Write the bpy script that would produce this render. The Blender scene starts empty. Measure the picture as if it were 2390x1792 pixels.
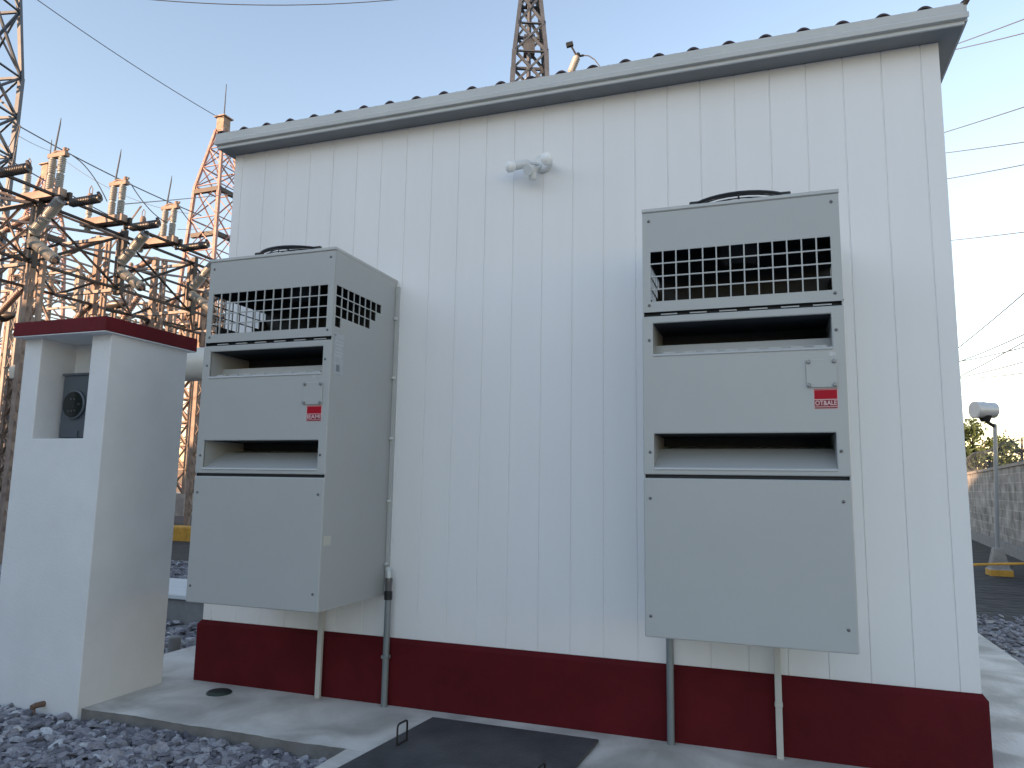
import bpy, bmesh, math, random
from mathutils import Vector, Matrix
import numpy as np
random.seed(7); rng = np.random.default_rng(7)
rad = math.radians
C = bpy.context.scene.collection
scene = bpy.context.scene

# ------------------------------------------------------------------ camera
CAM = Vector((3.7487, -4.3435, 1.3927))
YAW, PITCH, ROLL, FPX = 0.3406, 0.1356, 0.0168, 1710.14
def cam_axes():
    cy, sy, cp, sp = math.cos(YAW), math.sin(YAW), math.cos(PITCH), math.sin(PITCH)
    f = Vector((-sy*cp, cy*cp, sp)); r = Vector((cy, sy, 0)); u = r.cross(f)
    cr, sr = math.cos(ROLL), math.sin(ROLL)
    return r*cr+u*sr, u*cr-r*sr, f
RX, UX, FX = cam_axes()
cd = bpy.data.cameras.new('camera'); co = bpy.data.objects.new('camera', cd); C.objects.link(co)
m = Matrix((RX, UX, -FX)).transposed().to_4x4(); m.translation = CAM
co.matrix_world = m
cd.sensor_width = 36; cd.lens = FPX/2390*36; cd.clip_end = 2000; cd.clip_start = .05
scene.camera = co
def at(px, py, D):                      # survey helper: a sight line of the photo taken out to its own real distance
    return CAM + (FX + RX*((px-1195)/FPX) - UX*((py-896)/FPX))*D

# ------------------------------------------------------------------ world, sun, exposure
SUN_EL = 10.5
SH = Vector((-.6, -.8, 0)).normalized()
w = bpy.data.worlds.new('World'); scene.world = w; w.use_nodes = True
nt = w.node_tree
sky = nt.nodes.new('ShaderNodeTexSky'); sky.sky_type = 'NISHITA'; sky.sun_disc = False
sky.dust_density = .16; sky.air_density = 1.15; sky.ozone_density = 1.3
sky.sun_elevation = rad(SUN_EL); sky.sun_rotation = math.atan2(SH.x, SH.y) % (2*math.pi)
tint = nt.nodes.new('ShaderNodeMix'); tint.data_type = 'RGBA'; tint.blend_type = 'MULTIPLY'; tint.inputs[0].default_value = 1
tint.inputs[7].default_value = (1.14, .965, .935, 1)                # the phone's daylight balance
nt.links.new(sky.outputs[0], tint.inputs[6]); nt.links.new(tint.outputs[2], nt.nodes['Background'].inputs[0])
nt.nodes['Background'].inputs[1].default_value = .15
sd = bpy.data.lights.new('sun', 'SUN'); sd.energy = 4.6; sd.angle = rad(.5); sd.color = (1, .62, .36)
so = bpy.data.objects.new('sun', sd); C.objects.link(so)
sdir = Vector((SH.x*math.cos(rad(SUN_EL)), SH.y*math.cos(rad(SUN_EL)), math.sin(rad(SUN_EL))))
so.rotation_euler = sdir.to_track_quat('Z', 'Y').to_euler()
vs = scene.view_settings
vs.view_transform = 'Standard'; vs.look = 'None'; vs.gamma = 1; vs.exposure = 1.53

# ------------------------------------------------------------------ materials
def mat(name, col, rough=.6, metal=0, var=.12, scale=6, bump=0, bscale=60, col2=None, coords='Object', stretch=(1,1,1), detail=5, spec=.5):
    M = bpy.data.materials.new(name); M.use_nodes = True
    n = M.node_tree.nodes; L = M.node_tree.links; b = n['Principled BSDF']
    b.inputs['Roughness'].default_value = rough; b.inputs['Metallic'].default_value = metal
    b.inputs['Specular IOR Level'].default_value = spec
    tc = n.new('ShaderNodeTexCoord'); mp = n.new('ShaderNodeMapping'); mp.inputs['Scale'].default_value = stretch
    L.new(tc.outputs[coords], mp.inputs[0])
    nz = n.new('ShaderNodeTexNoise'); nz.inputs['Scale'].default_value = scale; nz.inputs['Detail'].default_value = detail
    nz.inputs['Roughness'].default_value = .6
    L.new(mp.outputs[0], nz.inputs['Vector'])
    rp = n.new('ShaderNodeValToRGB')
    c2 = col2 if col2 else tuple(c*(1-var) for c in col)
    rp.color_ramp.elements[0].position = .3; rp.color_ramp.elements[1].position = .7
    rp.color_ramp.elements[0].color = (*c2, 1); rp.color_ramp.elements[1].color = (*[min(1, c*(1+var*.5)) for c in col], 1)
    L.new(nz.outputs[0], rp.inputs[0]); L.new(rp.outputs[0], b.inputs['Base Color'])
    if bump:
        bz = n.new('ShaderNodeTexNoise'); bz.inputs['Scale'].default_value = bscale; bz.inputs['Detail'].default_value = 4
        L.new(mp.outputs[0], bz.inputs['Vector'])
        bp = n.new('ShaderNodeBump'); bp.inputs['Strength'].default_value = bump; bp.inputs['Distance'].default_value = .01
        L.new(bz.outputs[0], bp.inputs['Height']); L.new(bp.outputs[0], b.inputs['Normal'])
    return M
M = {}
M['panel']   = mat('white_panel', (.80,.80,.80), .5, var=.04, scale=2.2, bump=.12, bscale=7, stretch=(1,1,.12))
M['fascia']  = mat('fascia_white', (.52,.53,.52), .45, var=.06, scale=3)
M['soffit']  = mat('soffit_grey', (.22,.23,.24), .6, var=.1)
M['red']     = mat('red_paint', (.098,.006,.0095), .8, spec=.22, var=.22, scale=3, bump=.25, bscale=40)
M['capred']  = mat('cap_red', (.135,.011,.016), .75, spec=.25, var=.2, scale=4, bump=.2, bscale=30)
M['stucco']  = mat('white_stucco', (.70,.705,.71), .8, var=.07, scale=2.5, bump=.16, bscale=55)
M['unit']    = mat('grey_enamel', (.41,.42,.41), .38, var=.03, scale=3, bump=.06, bscale=5)
M['unitlight'] = mat('grey_enamel_lip', (.47,.48,.47), .35, var=.03)
M['dark']    = mat('inner_shade_black', (.028,.032,.038), .7, var=.3)  # shade inside casing, slots and gaps put into the colour
M['coil']    = mat('coil_black', (.02,.022,.026), .5, var=.4, scale=30)
M['black']   = mat('black_plastic', (.012,.012,.013), .45, var=.2)
M['screw']   = mat('screw_steel', (.16,.16,.16), .4, .6, var=.2)
M['bolt']    = mat('white_bolt', (.62,.64,.62), .4, var=.05)
M['boltg']   = mat('bolt_grey', (.27,.28,.28), .4, .3, var=.1)
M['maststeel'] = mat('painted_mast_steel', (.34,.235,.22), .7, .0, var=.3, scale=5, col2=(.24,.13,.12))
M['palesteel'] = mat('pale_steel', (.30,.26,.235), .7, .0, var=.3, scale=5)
M['stred']   = mat('sticker_red', (.40,.004,.018), .5, var=.05, spec=.2)
M['stdark']  = mat('sticker_dark_red', (.20,.006,.018), .4, var=.05)
M['stwhite'] = mat('sticker_white', (.70,.45,.45), .5, var=.04)
M['plate']   = mat('data_plate_silver', (.46,.48,.50), .35, .3, var=.12, scale=25)
M['plateink']= mat('data_plate_print', (.20,.22,.24), .5, var=.1)
M['tan']     = mat('tan_sticker', (.55,.53,.47), .6, var=.06)
M['conduit'] = mat('conduit_grey', (.24,.27,.28), .35, .3, var=.08)
M['cream']   = mat('cream_pvc', (.54,.53,.49), .5, var=.07)
M['roof']    = mat('roof_tile', (.05,.028,.032), .6, var=.3)
M['meter']   = mat('meter_grey', (.105,.12,.14), .45, .2, var=.08)
M['meterglass'] = mat('meter_dark', (.015,.02,.02), .15, var=.2)
M['steel']   = mat('weathered_steel', (.27,.21,.175), .7, .0, var=.35, scale=5, col2=(.15,.105,.085))
M['galv']    = mat('galvanised_steel', (.075,.09,.115), .5, .2, var=.3, scale=5)
M['darksteel']= mat('dark_steel', (.045,.036,.034), .6, .1, var=.3)  # dark tone stands in for the unlit sides of chords and braces
M['ins']     = mat('grey_porcelain', (.31,.31,.30), .35, var=.15, scale=10)
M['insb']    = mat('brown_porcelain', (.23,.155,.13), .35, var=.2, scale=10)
M['insd']    = mat('dark_porcelain', (.05,.045,.045), .35, var=.2, scale=10)
M['wire']    = mat('conductor', (.13,.135,.15), .5, .3, var=.1)
M['tank']    = mat('cream_tank', (.60,.58,.52), .4, var=.06)
M['yellow']  = mat('yellow_paint', (.62,.33,.045), .6, var=.25, scale=6)
M['oldconc'] = mat('old_concrete', (.36,.33,.30), .85, var=.3, scale=5, bump=.4, bscale=40)
M['greylid'] = mat('white_lid', (.62,.66,.66), .5, var=.06)
M['boxconc'] = mat('box_concrete', (.24,.24,.24), .85, var=.2, scale=6)
M['cover']   = mat('cover_plate', (.085,.085,.088), .65, var=.0, scale=3.6, col2=(.034,.035,.039), detail=9, bump=.5, bscale=70)
M['disc']    = mat('green_cap', (.025,.045,.04), .5, var=.2)
M['rust']    = mat('rusty_pipe', (.16,.10,.07), .8, var=.4, scale=30)
M['bulb']    = mat('bulb_white', (.88,.89,.89), .25, var=.02)
M['lampw']   = mat('fixture_white', (.68,.70,.70), .4, var=.03)
M['bark']    = mat('bark', (.10,.075,.05), .9, var=.3, scale=10)
M['leaf']    = mat('leaf', (.055,.085,.028), .7, var=.5, scale=1.2, col2=(.025,.045,.014))
M['leafdry'] = mat('leaf_dry', (.20,.17,.13), .8, var=.4, scale=2)
M['shaderidge']    = mat('shade_ridge_scrub', (.07,.075,.04), .95, var=.5, scale=.05)  # colour of the unseen added ridge
M['lens']    = mat('lamp_glass', (.55,.55,.55), .15, var=.03)
M['alu']     = mat('lamp_aluminium', (.55,.56,.57), .4, .3, var=.08)

def concrete():
    X = mat('concrete_slab_mat', (.64,.615,.57), .85, var=.22, scale=1.6, bump=.35, bscale=45, stretch=(1,.35,1), detail=8, coords='Object')
    n = X.node_tree.nodes; L = X.node_tree.links; b = n['Principled BSDF']
    src = b.inputs['Base Color'].links[0].from_socket
    tc = n.new('ShaderNodeTexCoord')
    st = n.new('ShaderNodeTexNoise'); st.inputs['Scale'].default_value = 2.4; st.inputs['Detail'].default_value = 7; st.inputs['Distortion'].default_value = .6
    L.new(tc.outputs['Object'], st.inputs['Vector'])
    r = n.new('ShaderNodeValToRGB'); r.color_ramp.elements[0].position = .36; r.color_ramp.elements[1].position = .62
    r.color_ramp.elements[0].color = (.68,.67,.65,1); r.color_ramp.elements[1].color = (1.08,1.08,1.08,1)
    L.new(st.outputs[0], r.inputs[0])
    mx = n.new('ShaderNodeMix'); mx.data_type = 'RGBA'; mx.blend_type = 'MULTIPLY'; mx.inputs[0].default_value = 1
    L.new(src, mx.inputs[6]); L.new(r.outputs[0], mx.inputs[7]); L.new(mx.outputs[2], b.inputs['Base Color'])
    return X
M['conc'] = concrete(); M['concedge'] = mat('dark_concrete_edge', (.20,.19,.175), .9, var=.3, scale=5, bump=.4, bscale=50)  # slab front face darker than its top

def stone_mat():
    X = bpy.data.materials.new('slate_chips'); X.use_nodes = True
    n = X.node_tree.nodes; L = X.node_tree.links; b = n['Principled BSDF']
    a = n.new('ShaderNodeAttribute'); a.attribute_name = 'tone'
    r = n.new('ShaderNodeValToRGB'); e = r.color_ramp.elements
    e[0].color = (.085,.083,.098,1); e[1].position = 1; e[1].color = (.72,.72,.72,1)
    k = e.new(.55); k.color = (.29,.28,.305,1); k = e.new(.85); k.color = (.42,.415,.43,1)
    L.new(a.outputs['Fac'], r.inputs[0])
    tc = n.new('ShaderNodeTexCoord'); nz = n.new('ShaderNodeTexNoise'); nz.inputs['Scale'].default_value = 50; nz.inputs['Detail'].default_value = 5
    L.new(tc.outputs['Object'], nz.inputs['Vector'])
    mx = n.new('ShaderNodeMix'); mx.data_type = 'RGBA'; mx.blend_type = 'OVERLAY'; mx.inputs[0].default_value = .5
    L.new(r.outputs[0], mx.inputs[6]); L.new(nz.outputs[0], mx.inputs[7]); L.new(mx.outputs[2], b.inputs['Base Color'])
    bp = n.new('ShaderNodeBump'); bp.inputs['Strength'].default_value = .5; bp.inputs['Distance'].default_value = .01
    L.new(nz.outputs[0], bp.inputs['Height']); L.new(bp.outputs[0], b.inputs['Normal'])
    b.inputs['Roughness'].default_value = .75
    return X
M['stone'] = stone_mat()

def ground_mat(name, cols, scale):
    X = bpy.data.materials.new(name); X.use_nodes = True
    n = X.node_tree.nodes; L = X.node_tree.links; b = n['Principled BSDF']; b.inputs['Roughness'].default_value = .9
    tc = n.new('ShaderNodeTexCoord'); v = n.new('ShaderNodeTexVoronoi'); v.inputs['Scale'].default_value = scale
    L.new(tc.outputs['Object'], v.inputs['Vector'])
    r = n.new('ShaderNodeValToRGB'); e = r.color_ramp.elements
    e[0].color = (*cols[0],1); e[1].color = (*cols[2],1); k = e.new(.5); k.color = (*cols[1],1)
    sp = n.new('ShaderNodeSeparateColor'); L.new(v.outputs['Color'], sp.inputs[0])
    nz = n.new('ShaderNodeTexNoise'); nz.inputs['Scale'].default_value = scale*.12; nz.inputs['Detail'].default_value = 6
    L.new(tc.outputs['Object'], nz.inputs['Vector'])
    mm = n.new('ShaderNodeMath'); mm.operation = 'MULTIPLY_ADD'; mm.inputs[1].default_value = .5
    md = n.new('ShaderNodeMath'); md.operation = 'MULTIPLY'; md.inputs[1].default_value = .55
    L.new(nz.outputs[0], md.inputs[0]); L.new(sp.outputs[0], mm.inputs[0]); L.new(md.outputs[0], mm.inputs[2])
    L.new(mm.outputs[0], r.inputs[0]); L.new(r.outputs[0], b.inputs['Base Color'])
    bp = n.new('ShaderNodeBump'); bp.inputs['Strength'].default_value = .8; bp.inputs['Distance'].default_value = .04
    L.new(v.outputs['Distance'], bp.inputs['Height']); bp.invert = True; L.new(bp.outputs[0], b.inputs['Normal'])
    return X
M['ground'] = ground_mat('crushed_stone_ground', ((.14,.14,.145),(.26,.26,.265),(.45,.45,.45)), 14)
M['soil']   = ground_mat('dark_soil', ((.022,.019,.018),(.04,.035,.033),(.075,.065,.06)), 5)

def block_mat():
    X = bpy.data.materials.new('concrete_block'); X.use_nodes = True
    n = X.node_tree.nodes; L = X.node_tree.links; b = n['Principled BSDF']; b.inputs['Roughness'].default_value = .9
    tc = n.new('ShaderNodeTexCoord'); sx = n.new('ShaderNodeSeparateXYZ'); cb = n.new('ShaderNodeCombineXYZ')
    L.new(tc.outputs['Object'], sx.inputs[0]); L.new(sx.outputs['Y'], cb.inputs['X']); L.new(sx.outputs['Z'], cb.inputs['Y'])
    br = n.new('ShaderNodeTexBrick'); br.inputs['Scale'].default_value = 1
    br.inputs['Brick Width'].default_value = .42; br.inputs['Row Height'].default_value = .21; br.inputs['Mortar Size'].default_value = .012
    br.inputs['Color1'].default_value = (.30,.285,.27,1); br.inputs['Color2'].default_value = (.46,.435,.41,1); br.inputs['Mortar'].default_value = (.52,.49,.46,1)
    L.new(cb.outputs[0], br.inputs['Vector'])
    nz = n.new('ShaderNodeTexNoise'); nz.inputs['Scale'].default_value = 3; nz.inputs['Detail'].default_value = 7
    L.new(tc.outputs['Object'], nz.inputs['Vector'])
    r = n.new('ShaderNodeValToRGB'); r.color_ramp.elements[0].position = .3; r.color_ramp.elements[1].position = .7
    r.color_ramp.elements[0].color = (.45,.43,.41,1); r.color_ramp.elements[1].color = (1.1,1.1,1.1,1)
    L.new(nz.outputs[0], r.inputs[0])
    mx = n.new('ShaderNodeMix'); mx.data_type = 'RGBA'; mx.blend_type = 'MULTIPLY'; mx.inputs[0].default_value = 1
    L.new(br.outputs[0], mx.inputs[6]); L.new(r.outputs[0], mx.inputs[7]); L.new(mx.outputs[2], b.inputs['Base Color'])
    bp = n.new('ShaderNodeBump'); bp.inputs['Strength'].default_value = .5; bp.inputs['Distance'].default_value = .02
    L.new(nz.outputs[0], bp.inputs['Height']); L.new(bp.outputs[0], b.inputs['Normal'])
    return X
M['block'] = block_mat()

# ------------------------------------------------------------------ mesh builder
class MB:
    def __init__(s): s.v = []; s.f = []; s.mi = []
    def add(s, vs, fs, mi=0):
        o = len(s.v); s.v += [tuple(v) for v in vs]; s.f += [tuple(i+o for i in f) for f in fs]; s.mi += [mi]*len(fs); return s
    def box(s, a, b, mi=0):
        (x0,y0,z0),(x1,y1,z1) = a, b
        return s.add([(x0,y0,z0),(x1,y0,z0),(x1,y1,z0),(x0,y1,z0),(x0,y0,z1),(x1,y0,z1),(x1,y1,z1),(x0,y1,z1)],
              [(0,3,2,1),(4,5,6,7),(0,1,5,4),(1,2,6,5),(2,3,7,6),(3,0,4,7)], mi)
    def frame(s, p, q):
        p, q = Vector(p), Vector(q); d = (q-p); L = d.length; d = d/L if L else Vector((0,0,1))
        a = Vector((0,0,1)) if abs(d.z) < .95 else Vector((0,1,0))
        x = d.cross(a).normalized(); y = x.cross(d).normalized(); return p, q, d, x, y
    def bar(s, p, q, w_=.06, h=None, mi=0):
        h = h or w_; p, q, d, x, y = s.frame(p, q); w2, h2 = w_/2, h/2
        vs_ = [c+x*i*w2+y*j*h2 for c in (p,q) for i,j in ((-1,-1),(1,-1),(1,1),(-1,1))]
        return s.add(vs_, [(0,3,2,1),(4,5,6,7),(0,1,5,4),(1,2,6,5),(2,3,7,6),(3,0,4,7)], mi)
    def angle(s, p, q, w_=.08, t=.012, flip=1, mi=0):          # rolled steel angle
        p, q, d, x, y = s.frame(p, q); x = x*flip
        prof = [(0,0),(w_,0),(w_,t),(t,t),(t,w_),(0,w_)]
        vs_ = [c+x*(i-w_*.4)+y*(j-w_*.4) for c in (p,q) for i,j in prof]
        n = 6
        return s.add(vs_, [tuple(range(n))[::-1], tuple(range(n,2*n))]+[(i,(i+1)%n,(i+1)%n+n,i+n) for i in range(n)], mi)
    def tube(s, pts, r, n=8, cap=True, mi=0):
        pts = [Vector(p) for p in pts]; rings = []; prev = None
        for i, p in enumerate(pts):
            d = (pts[min(i+1,len(pts)-1)]-pts[max(i-1,0)]).normalized()
            if prev is None:
                a = Vector((0,0,1)) if abs(d.z) < .95 else Vector((0,1,0)); x = d.cross(a).normalized()
            else: x = (prev-d*prev.dot(d)).normalized()
            prev = x; y = d.cross(x)
            rr = r[i] if isinstance(r, (list,tuple)) else r
            rings.append([p+(x*math.cos(2*math.pi*k/n)+y*math.sin(2*math.pi*k/n))*rr for k in range(n)])
        vs_ = [v for R_ in rings for v in R_]; fs = []
        for i in range(len(pts)-1):
            fs += [(i*n+k, i*n+(k+1)%n, (i+1)*n+(k+1)%n, (i+1)*n+k) for k in range(n)]
        if cap: fs += [tuple(range(n))[::-1], tuple(range((len(pts)-1)*n, len(pts)*n))]
        return s.add(vs_, fs, mi)
    def lathe(s, p, q, prof, n=14, mi=0):                       # prof = [(t along p-q, radius)]
        p, q = Vector(p), Vector(q); return s.tube_r([p+(q-p)*t for t,_ in prof], [r for _,r in prof], (q-p).normalized(), n, mi)
    def tube_r(s, cs, rs, d, n, mi):
        a = Vector((0,0,1)) if abs(d.z) < .95 else Vector((0,1,0)); x = d.cross(a).normalized(); y = d.cross(x)
        vs_ = [c+(x*math.cos(2*math.pi*k/n)+y*math.sin(2*math.pi*k/n))*max(r,1e-4) for c,r in zip(cs,rs) for k in range(n)]; fs = []
        for i in range(len(cs)-1): fs += [(i*n+k, i*n+(k+1)%n, (i+1)*n+(k+1)%n, (i+1)*n+k) for k in range(n)]
        fs += [tuple(range(n))[::-1], tuple(range((len(cs)-1)*n, len(cs)*n))]
        return s.add(vs_, fs, mi)
    def grid(s, us, vs_, holes, t, mp, mi=0, mib=None):         # pierced plate
        nu, nv = len(us)-1, len(vs_)-1
        solid = lambda i,j: 0 <= i < nu and 0 <= j < nv and (i,j) not in holes
        base = len(s.v)
        for k in (0, t):
            for v in vs_:
                for u in us: s.v.append(tuple(mp(u,v,k)))
        idx = lambda i,j,k: base + k*(nu+1)*(nv+1) + j*(nu+1) + i
        def f(q, m_): s.f.append(q); s.mi.append(m_)
        for i in range(nu):
            for j in range(nv):
                if not solid(i,j): continue
                f((idx(i,j,0),idx(i+1,j,0),idx(i+1,j+1,0),idx(i,j+1,0)), mi)
                f((idx(i,j,1),idx(i,j+1,1),idx(i+1,j+1,1),idx(i+1,j,1)), mi if mib is None else mib)
                if not solid(i-1,j): f((idx(i,j,0),idx(i,j+1,0),idx(i,j+1,1),idx(i,j,1)), mi)
                if not solid(i+1,j): f((idx(i+1,j,0),idx(i+1,j,1),idx(i+1,j+1,1),idx(i+1,j+1,0)), mi)
                if not solid(i,j-1): f((idx(i,j,0),idx(i,j,1),idx(i+1,j,1),idx(i+1,j,0)), mi)
                if not solid(i,j+1): f((idx(i,j+1,0),idx(i+1,j+1,0),idx(i+1,j+1,1),idx(i,j+1,1)), mi)
        return s
    def build(s, name, mats, parent=None, bevel=0, smooth=False, origin=None, norm=True):
        me = bpy.data.meshes.new(name)
        o0 = Vector(origin) if origin is not None else None
        vv = s.v if o0 is None else [tuple(Vector(v)-o0) for v in s.v]
        me.from_pydata(vv, [], s.f)
        if not isinstance(mats, (list,tuple)): mats = [mats]
        for k in mats: me.materials.append(M[k])
        me.polygons.foreach_set('material_index', s.mi)
        if norm:
            b = bmesh.new(); b.from_mesh(me); bmesh.ops.recalc_face_normals(b, faces=b.faces); b.to_mesh(me); b.free()
        if smooth:
            me.polygons.foreach_set('use_smooth', [True]*len(me.polygons)); me.set_sharp_from_angle(angle=rad(38))
        me.update()
        o = bpy.data.objects.new(name, me); C.objects.link(o)
        if o0 is not None and parent is None: o.location = o0
        if parent: o.parent = parent
        if bevel:
            md = o.modifiers.new('bevel', 'BEVEL'); md.width = bevel; md.segments = 2; md.limit_method = 'ANGLE'; md.angle_limit = rad(50)
        return o
def tag(o, label=None, cat=None, group=None, kind=None):
    for k, v in (('label',label),('category',cat),('group',group),('kind',kind)):
        if v: o[k] = v
    return o
def thing(name, label, cat, loc=(0,0,0), group=None, rz=0):
    o = bpy.data.objects.new(name, None); C.objects.link(o); o.location = loc; o.rotation_euler.z = rz
    o.empty_display_size = .2
    return tag(o, label, cat, group)
def copy_tree(o, parent=None):
    c = o.copy(); C.objects.link(c); c.parent = parent
    for ch in list(o.children): copy_tree(ch, c)
    return c

# ------------------------------------------------------------------ ground, paving, added shading ridge
g = MB().add([(-400,-400,-.075),(400,-400,-.075),(400,500,-.075),(-400,500,-.075)], [(0,1,2,3)])
tag(g.build('ground', 'ground'), kind='structure')
# dark bare soil of the far yard, an uneven edged sheet just above the crushed stone
def patch(pts, z): return MB().add([(x,y,z) for x,y in pts], [tuple(range(len(pts)))])
edge = [(-60,6.4)]+[(x, 6.3+.35*math.sin(x*1.9)+.25*math.sin(x*4.3+1)) for x in np.arange(-14,-1,.35)]
edge += [(x, 5.4+.18*math.sin(x*2.3)+.12*math.sin(x*5.1)) for x in np.arange(5.66,9,.3)]+[(40,5.6)]
tag(patch(edge+[(40,120),(-60,120)], -.068).build('soil', 'soil'), kind='structure')

slab = MB()
fx = np.linspace(-.88, 1.6, 60)
top = [(x, -.79+.006*math.sin(x*9)+random.uniform(-.004,.004), random.uniform(-.0012,0)) for x in fx]
n = len(top)
slab.add(top+[(x,.1,0) for x in fx]+[(x,y+.008,-.3) for x,y,_ in top], [(i,i+1,n+i+1,n+i) for i in range(n-1)])
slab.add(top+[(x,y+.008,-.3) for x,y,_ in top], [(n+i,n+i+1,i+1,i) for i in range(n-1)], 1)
fy = np.linspace(-8, -.79, 140)
sx_ = [(1.6+.006*math.sin(y*8)+random.uniform(-.004,.004), y, random.uniform(-.0012,0)) for y in fy]
n = len(sx_)
slab.add(sx_+[(5.64,y,0) for y in fy]+[(x+.008,y,-.3) for x,y,_ in sx_], [(i,n+i,n+i+1,i+1) for i in range(n-1)]+[(2*n+i,i,i+1,2*n+i+1) for i in range(n-1)])
slab.add([(1.6,-.79,0),(5.64,-.79,0),(5.64,.1,0),(1.6,.1,0)], [(0,1,2,3)])
slab.box((-.88,.1,-.3),(-.02,6.2,0)); slab.box((4.65,.1,-.3),(5.64,6.2,0))
slab.add([(5.64,-8,-.3),(5.64,.1,-.3),(5.64,.1,0),(5.64,-8,0)], [(0,1,2,3)]); slab.add([(-.88,-.79,-.3),(-.88,-.79,0),(-.88,.1,0),(-.88,.1,-.3)], [(0,1,2,3)])
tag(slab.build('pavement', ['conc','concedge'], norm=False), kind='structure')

# unseen ridge added behind the camera, crest shaped to block sun and sky glow
h = MB(); P = Vector((-SH.y, SH.x, 0)); c0 = Vector((2,0,0)); TT = math.tan(rad(SUN_EL))
HT = 4.65 + 26*TT
prof = [(14.5,-.2),(17,2.2),(21,.62*HT),(25,HT-.5),(26,HT),(29,HT-.4),(48,HT*.7),(90,-.5)]
N = 400; vs_ = []
for i in range(N+1):
    s_ = -260+520*i/N
    for d, z in prof:
        z = z if z < 1 else z*(float(np.interp(s_, [-70,-45,-19,-10.5,-8,8,16,40], [-3.5,0,1.6,4.1,6,6,0,-2.8]))+26*TT)/HT
        e = 1 if abs(s_) < 170 else max(0, 1-(abs(s_)-170)/90)
        zz = z*e + (.12*math.sin(s_*.21)+.1*math.sin(s_*.53+2))*(1 if z > 1 else 0)
        vs_.append(c0+SH*d+P*s_+Vector((0,0,zz)))
k = len(prof)
h.add(vs_, [(i*k+j,(i+1)*k+j,(i+1)*k+j+1,i*k+j+1) for i in range(N) for j in range(k-1)])
tag(h.build('shade_ridge', 'shaderidge', smooth=True), kind='structure')

# ------------------------------------------------------------------ slate chips
def stones(n, region, zfun, smin, smax, accept, seed):
    r = np.random.default_rng(seed); V = []; F = []; T = []
    x0,x1,y0,y1 = region; cnt = 0
    while cnt < n:
        x, y = r.uniform(x0,x1), r.uniform(y0,y1)
        if not accept(x,y): continue
        cnt += 1
        L = r.uniform(smin,smax)*(1.35 if r.random() < .12 else 1); W_ = L*r.uniform(.4,.8); H = L*r.uniform(.09,.24)
        nn = int(r.integers(5,8)); a = np.sort((np.arange(nn)+r.uniform(-.3,.3,nn))*2*np.pi/nn)
        rr = r.uniform(.75,1.1,nn)
        ox, oy = np.cos(a)*rr*L/2, np.sin(a)*rr*W_/2
        ts = r.uniform(.62,.92)
        pts = np.concatenate([np.stack([ox*1.0,oy*1.0,np.full(nn,-H/2)+r.uniform(-.1,.1,nn)*H],1), np.stack([ox*ts+r.uniform(-.06,.06)*L,oy*ts,np.full(nn,H/2)+r.uniform(-.25,.25,nn)*H],1)])
        rz, tx, ty = r.uniform(0,6.28), r.normal(0,.24), r.normal(0,.24)
        cz,sz = np.cos(rz),np.sin(rz); Rz = np.array([[cz,-sz,0],[sz,cz,0],[0,0,1]])
        cx,sx = np.cos(tx),np.sin(tx); Rx = np.array([[1,0,0],[0,cx,-sx],[0,sx,cx]])
        cy,sy = np.cos(ty),np.sin(ty); Ry = np.array([[cy,0,sy],[0,1,0],[-sy,0,cy]])
        pts = pts@(Rz@Rx@Ry).T + np.array([x,y,zfun(x,y,r)])
        o = len(V); V += pts.tolist()
        F += [tuple(range(o+nn-1,o-1,-1)), tuple(range(o+nn,o+2*nn))]+[(o+i,o+(i+1)%nn,o+nn+(i+1)%nn,o+nn+i) for i in range(nn)]
        T += [float(np.clip(r.beta(1.6,2.4),0,1))]*(nn+2)
    return V, F, T
def stone_obj(name, data):
    V,F,T = data
    me = bpy.data.meshes.new(name); me.from_pydata(V,[],F); me.materials.append(M['stone'])
    at_ = me.attributes.new('tone','FLOAT','FACE'); at_.data.foreach_set('value', T)
    o = bpy.data.objects.new(name, me); C.objects.link(o); return o
near_ok = lambda x,y: y < -.80 and x < 1.585 and not (-1.03 < x < -.24 and y > -.84)
zf = lambda x,y,r: -.085 + .05*r.random()**.6 + .018*math.sin(x*3.1)*math.sin(y*4.3) - .022*max(0,1-abs(y+.8)/.3) + (.022 if x < -.3 else 0)
tag(stone_obj('gravel', stones(8000, (-1.7,1.6,-2.2,-.79), zf, .045,.115, near_ok, 3)), 'grey slate chips spread in front of the pavement edge', 'gravel', kind='stuff')
far_ok = lambda x,y: (x < -.9 or y > 6.3)
zf2 = lambda x,y,r: -.075 + .03*r.random()
tag(stone_obj('gravel', stones(6500, (-7.5,-.9,-.2,6.2), zf2, .06,.14, far_ok, 5)), 'pale crushed stone in the yard behind the meter pillar', 'gravel', kind='stuff')
tag(stone_obj('gravel', stones(2200, (5.68,7.6,1.5,6.0), zf2, .05,.11, lambda x,y: True, 6)), 'pale crushed stone strip right of the building path', 'gravel', kind='stuff')

# ------------------------------------------------------------------ control building
XL, XR, ZB, ZT, DEP = -.085, 4.692, .407, 3.868, 5.2
bld = thing('control_building', 'white ribbed panel building with dark red plinth and tiled roof', 'building', ((XL+XR)/2, 0, 0))
bo = bld.location
wl = MB()
xs = [(XL,0)]
for kx in range(0, 24):
    x = kx*.2 + (-.012 if kx == 0 else 0); d = .0055
    xs += [(x-.0045,0),(x-.0015,d),(x+.0015,d),(x+.0045,0)]
xs += [(XR,0)]
n = len(xs)
wl.add([(x,y,ZB-.02) for x,y in xs]+[(x,y,ZT) for x,y in xs], [(i,i+1,n+i+1,n+i) for i in range(n-1)])
wl.add([(XL,0,ZB-.02),(XL,DEP,ZB-.02),(XR,DEP,ZB-.02),(XR,0,ZB-.02),(XL,0,ZT),(XL,DEP,ZT),(XR,DEP,ZT),(XR,0,ZT)], [(1,0,4,5),(2,1,5,6),(3,2,6,7)])
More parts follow.
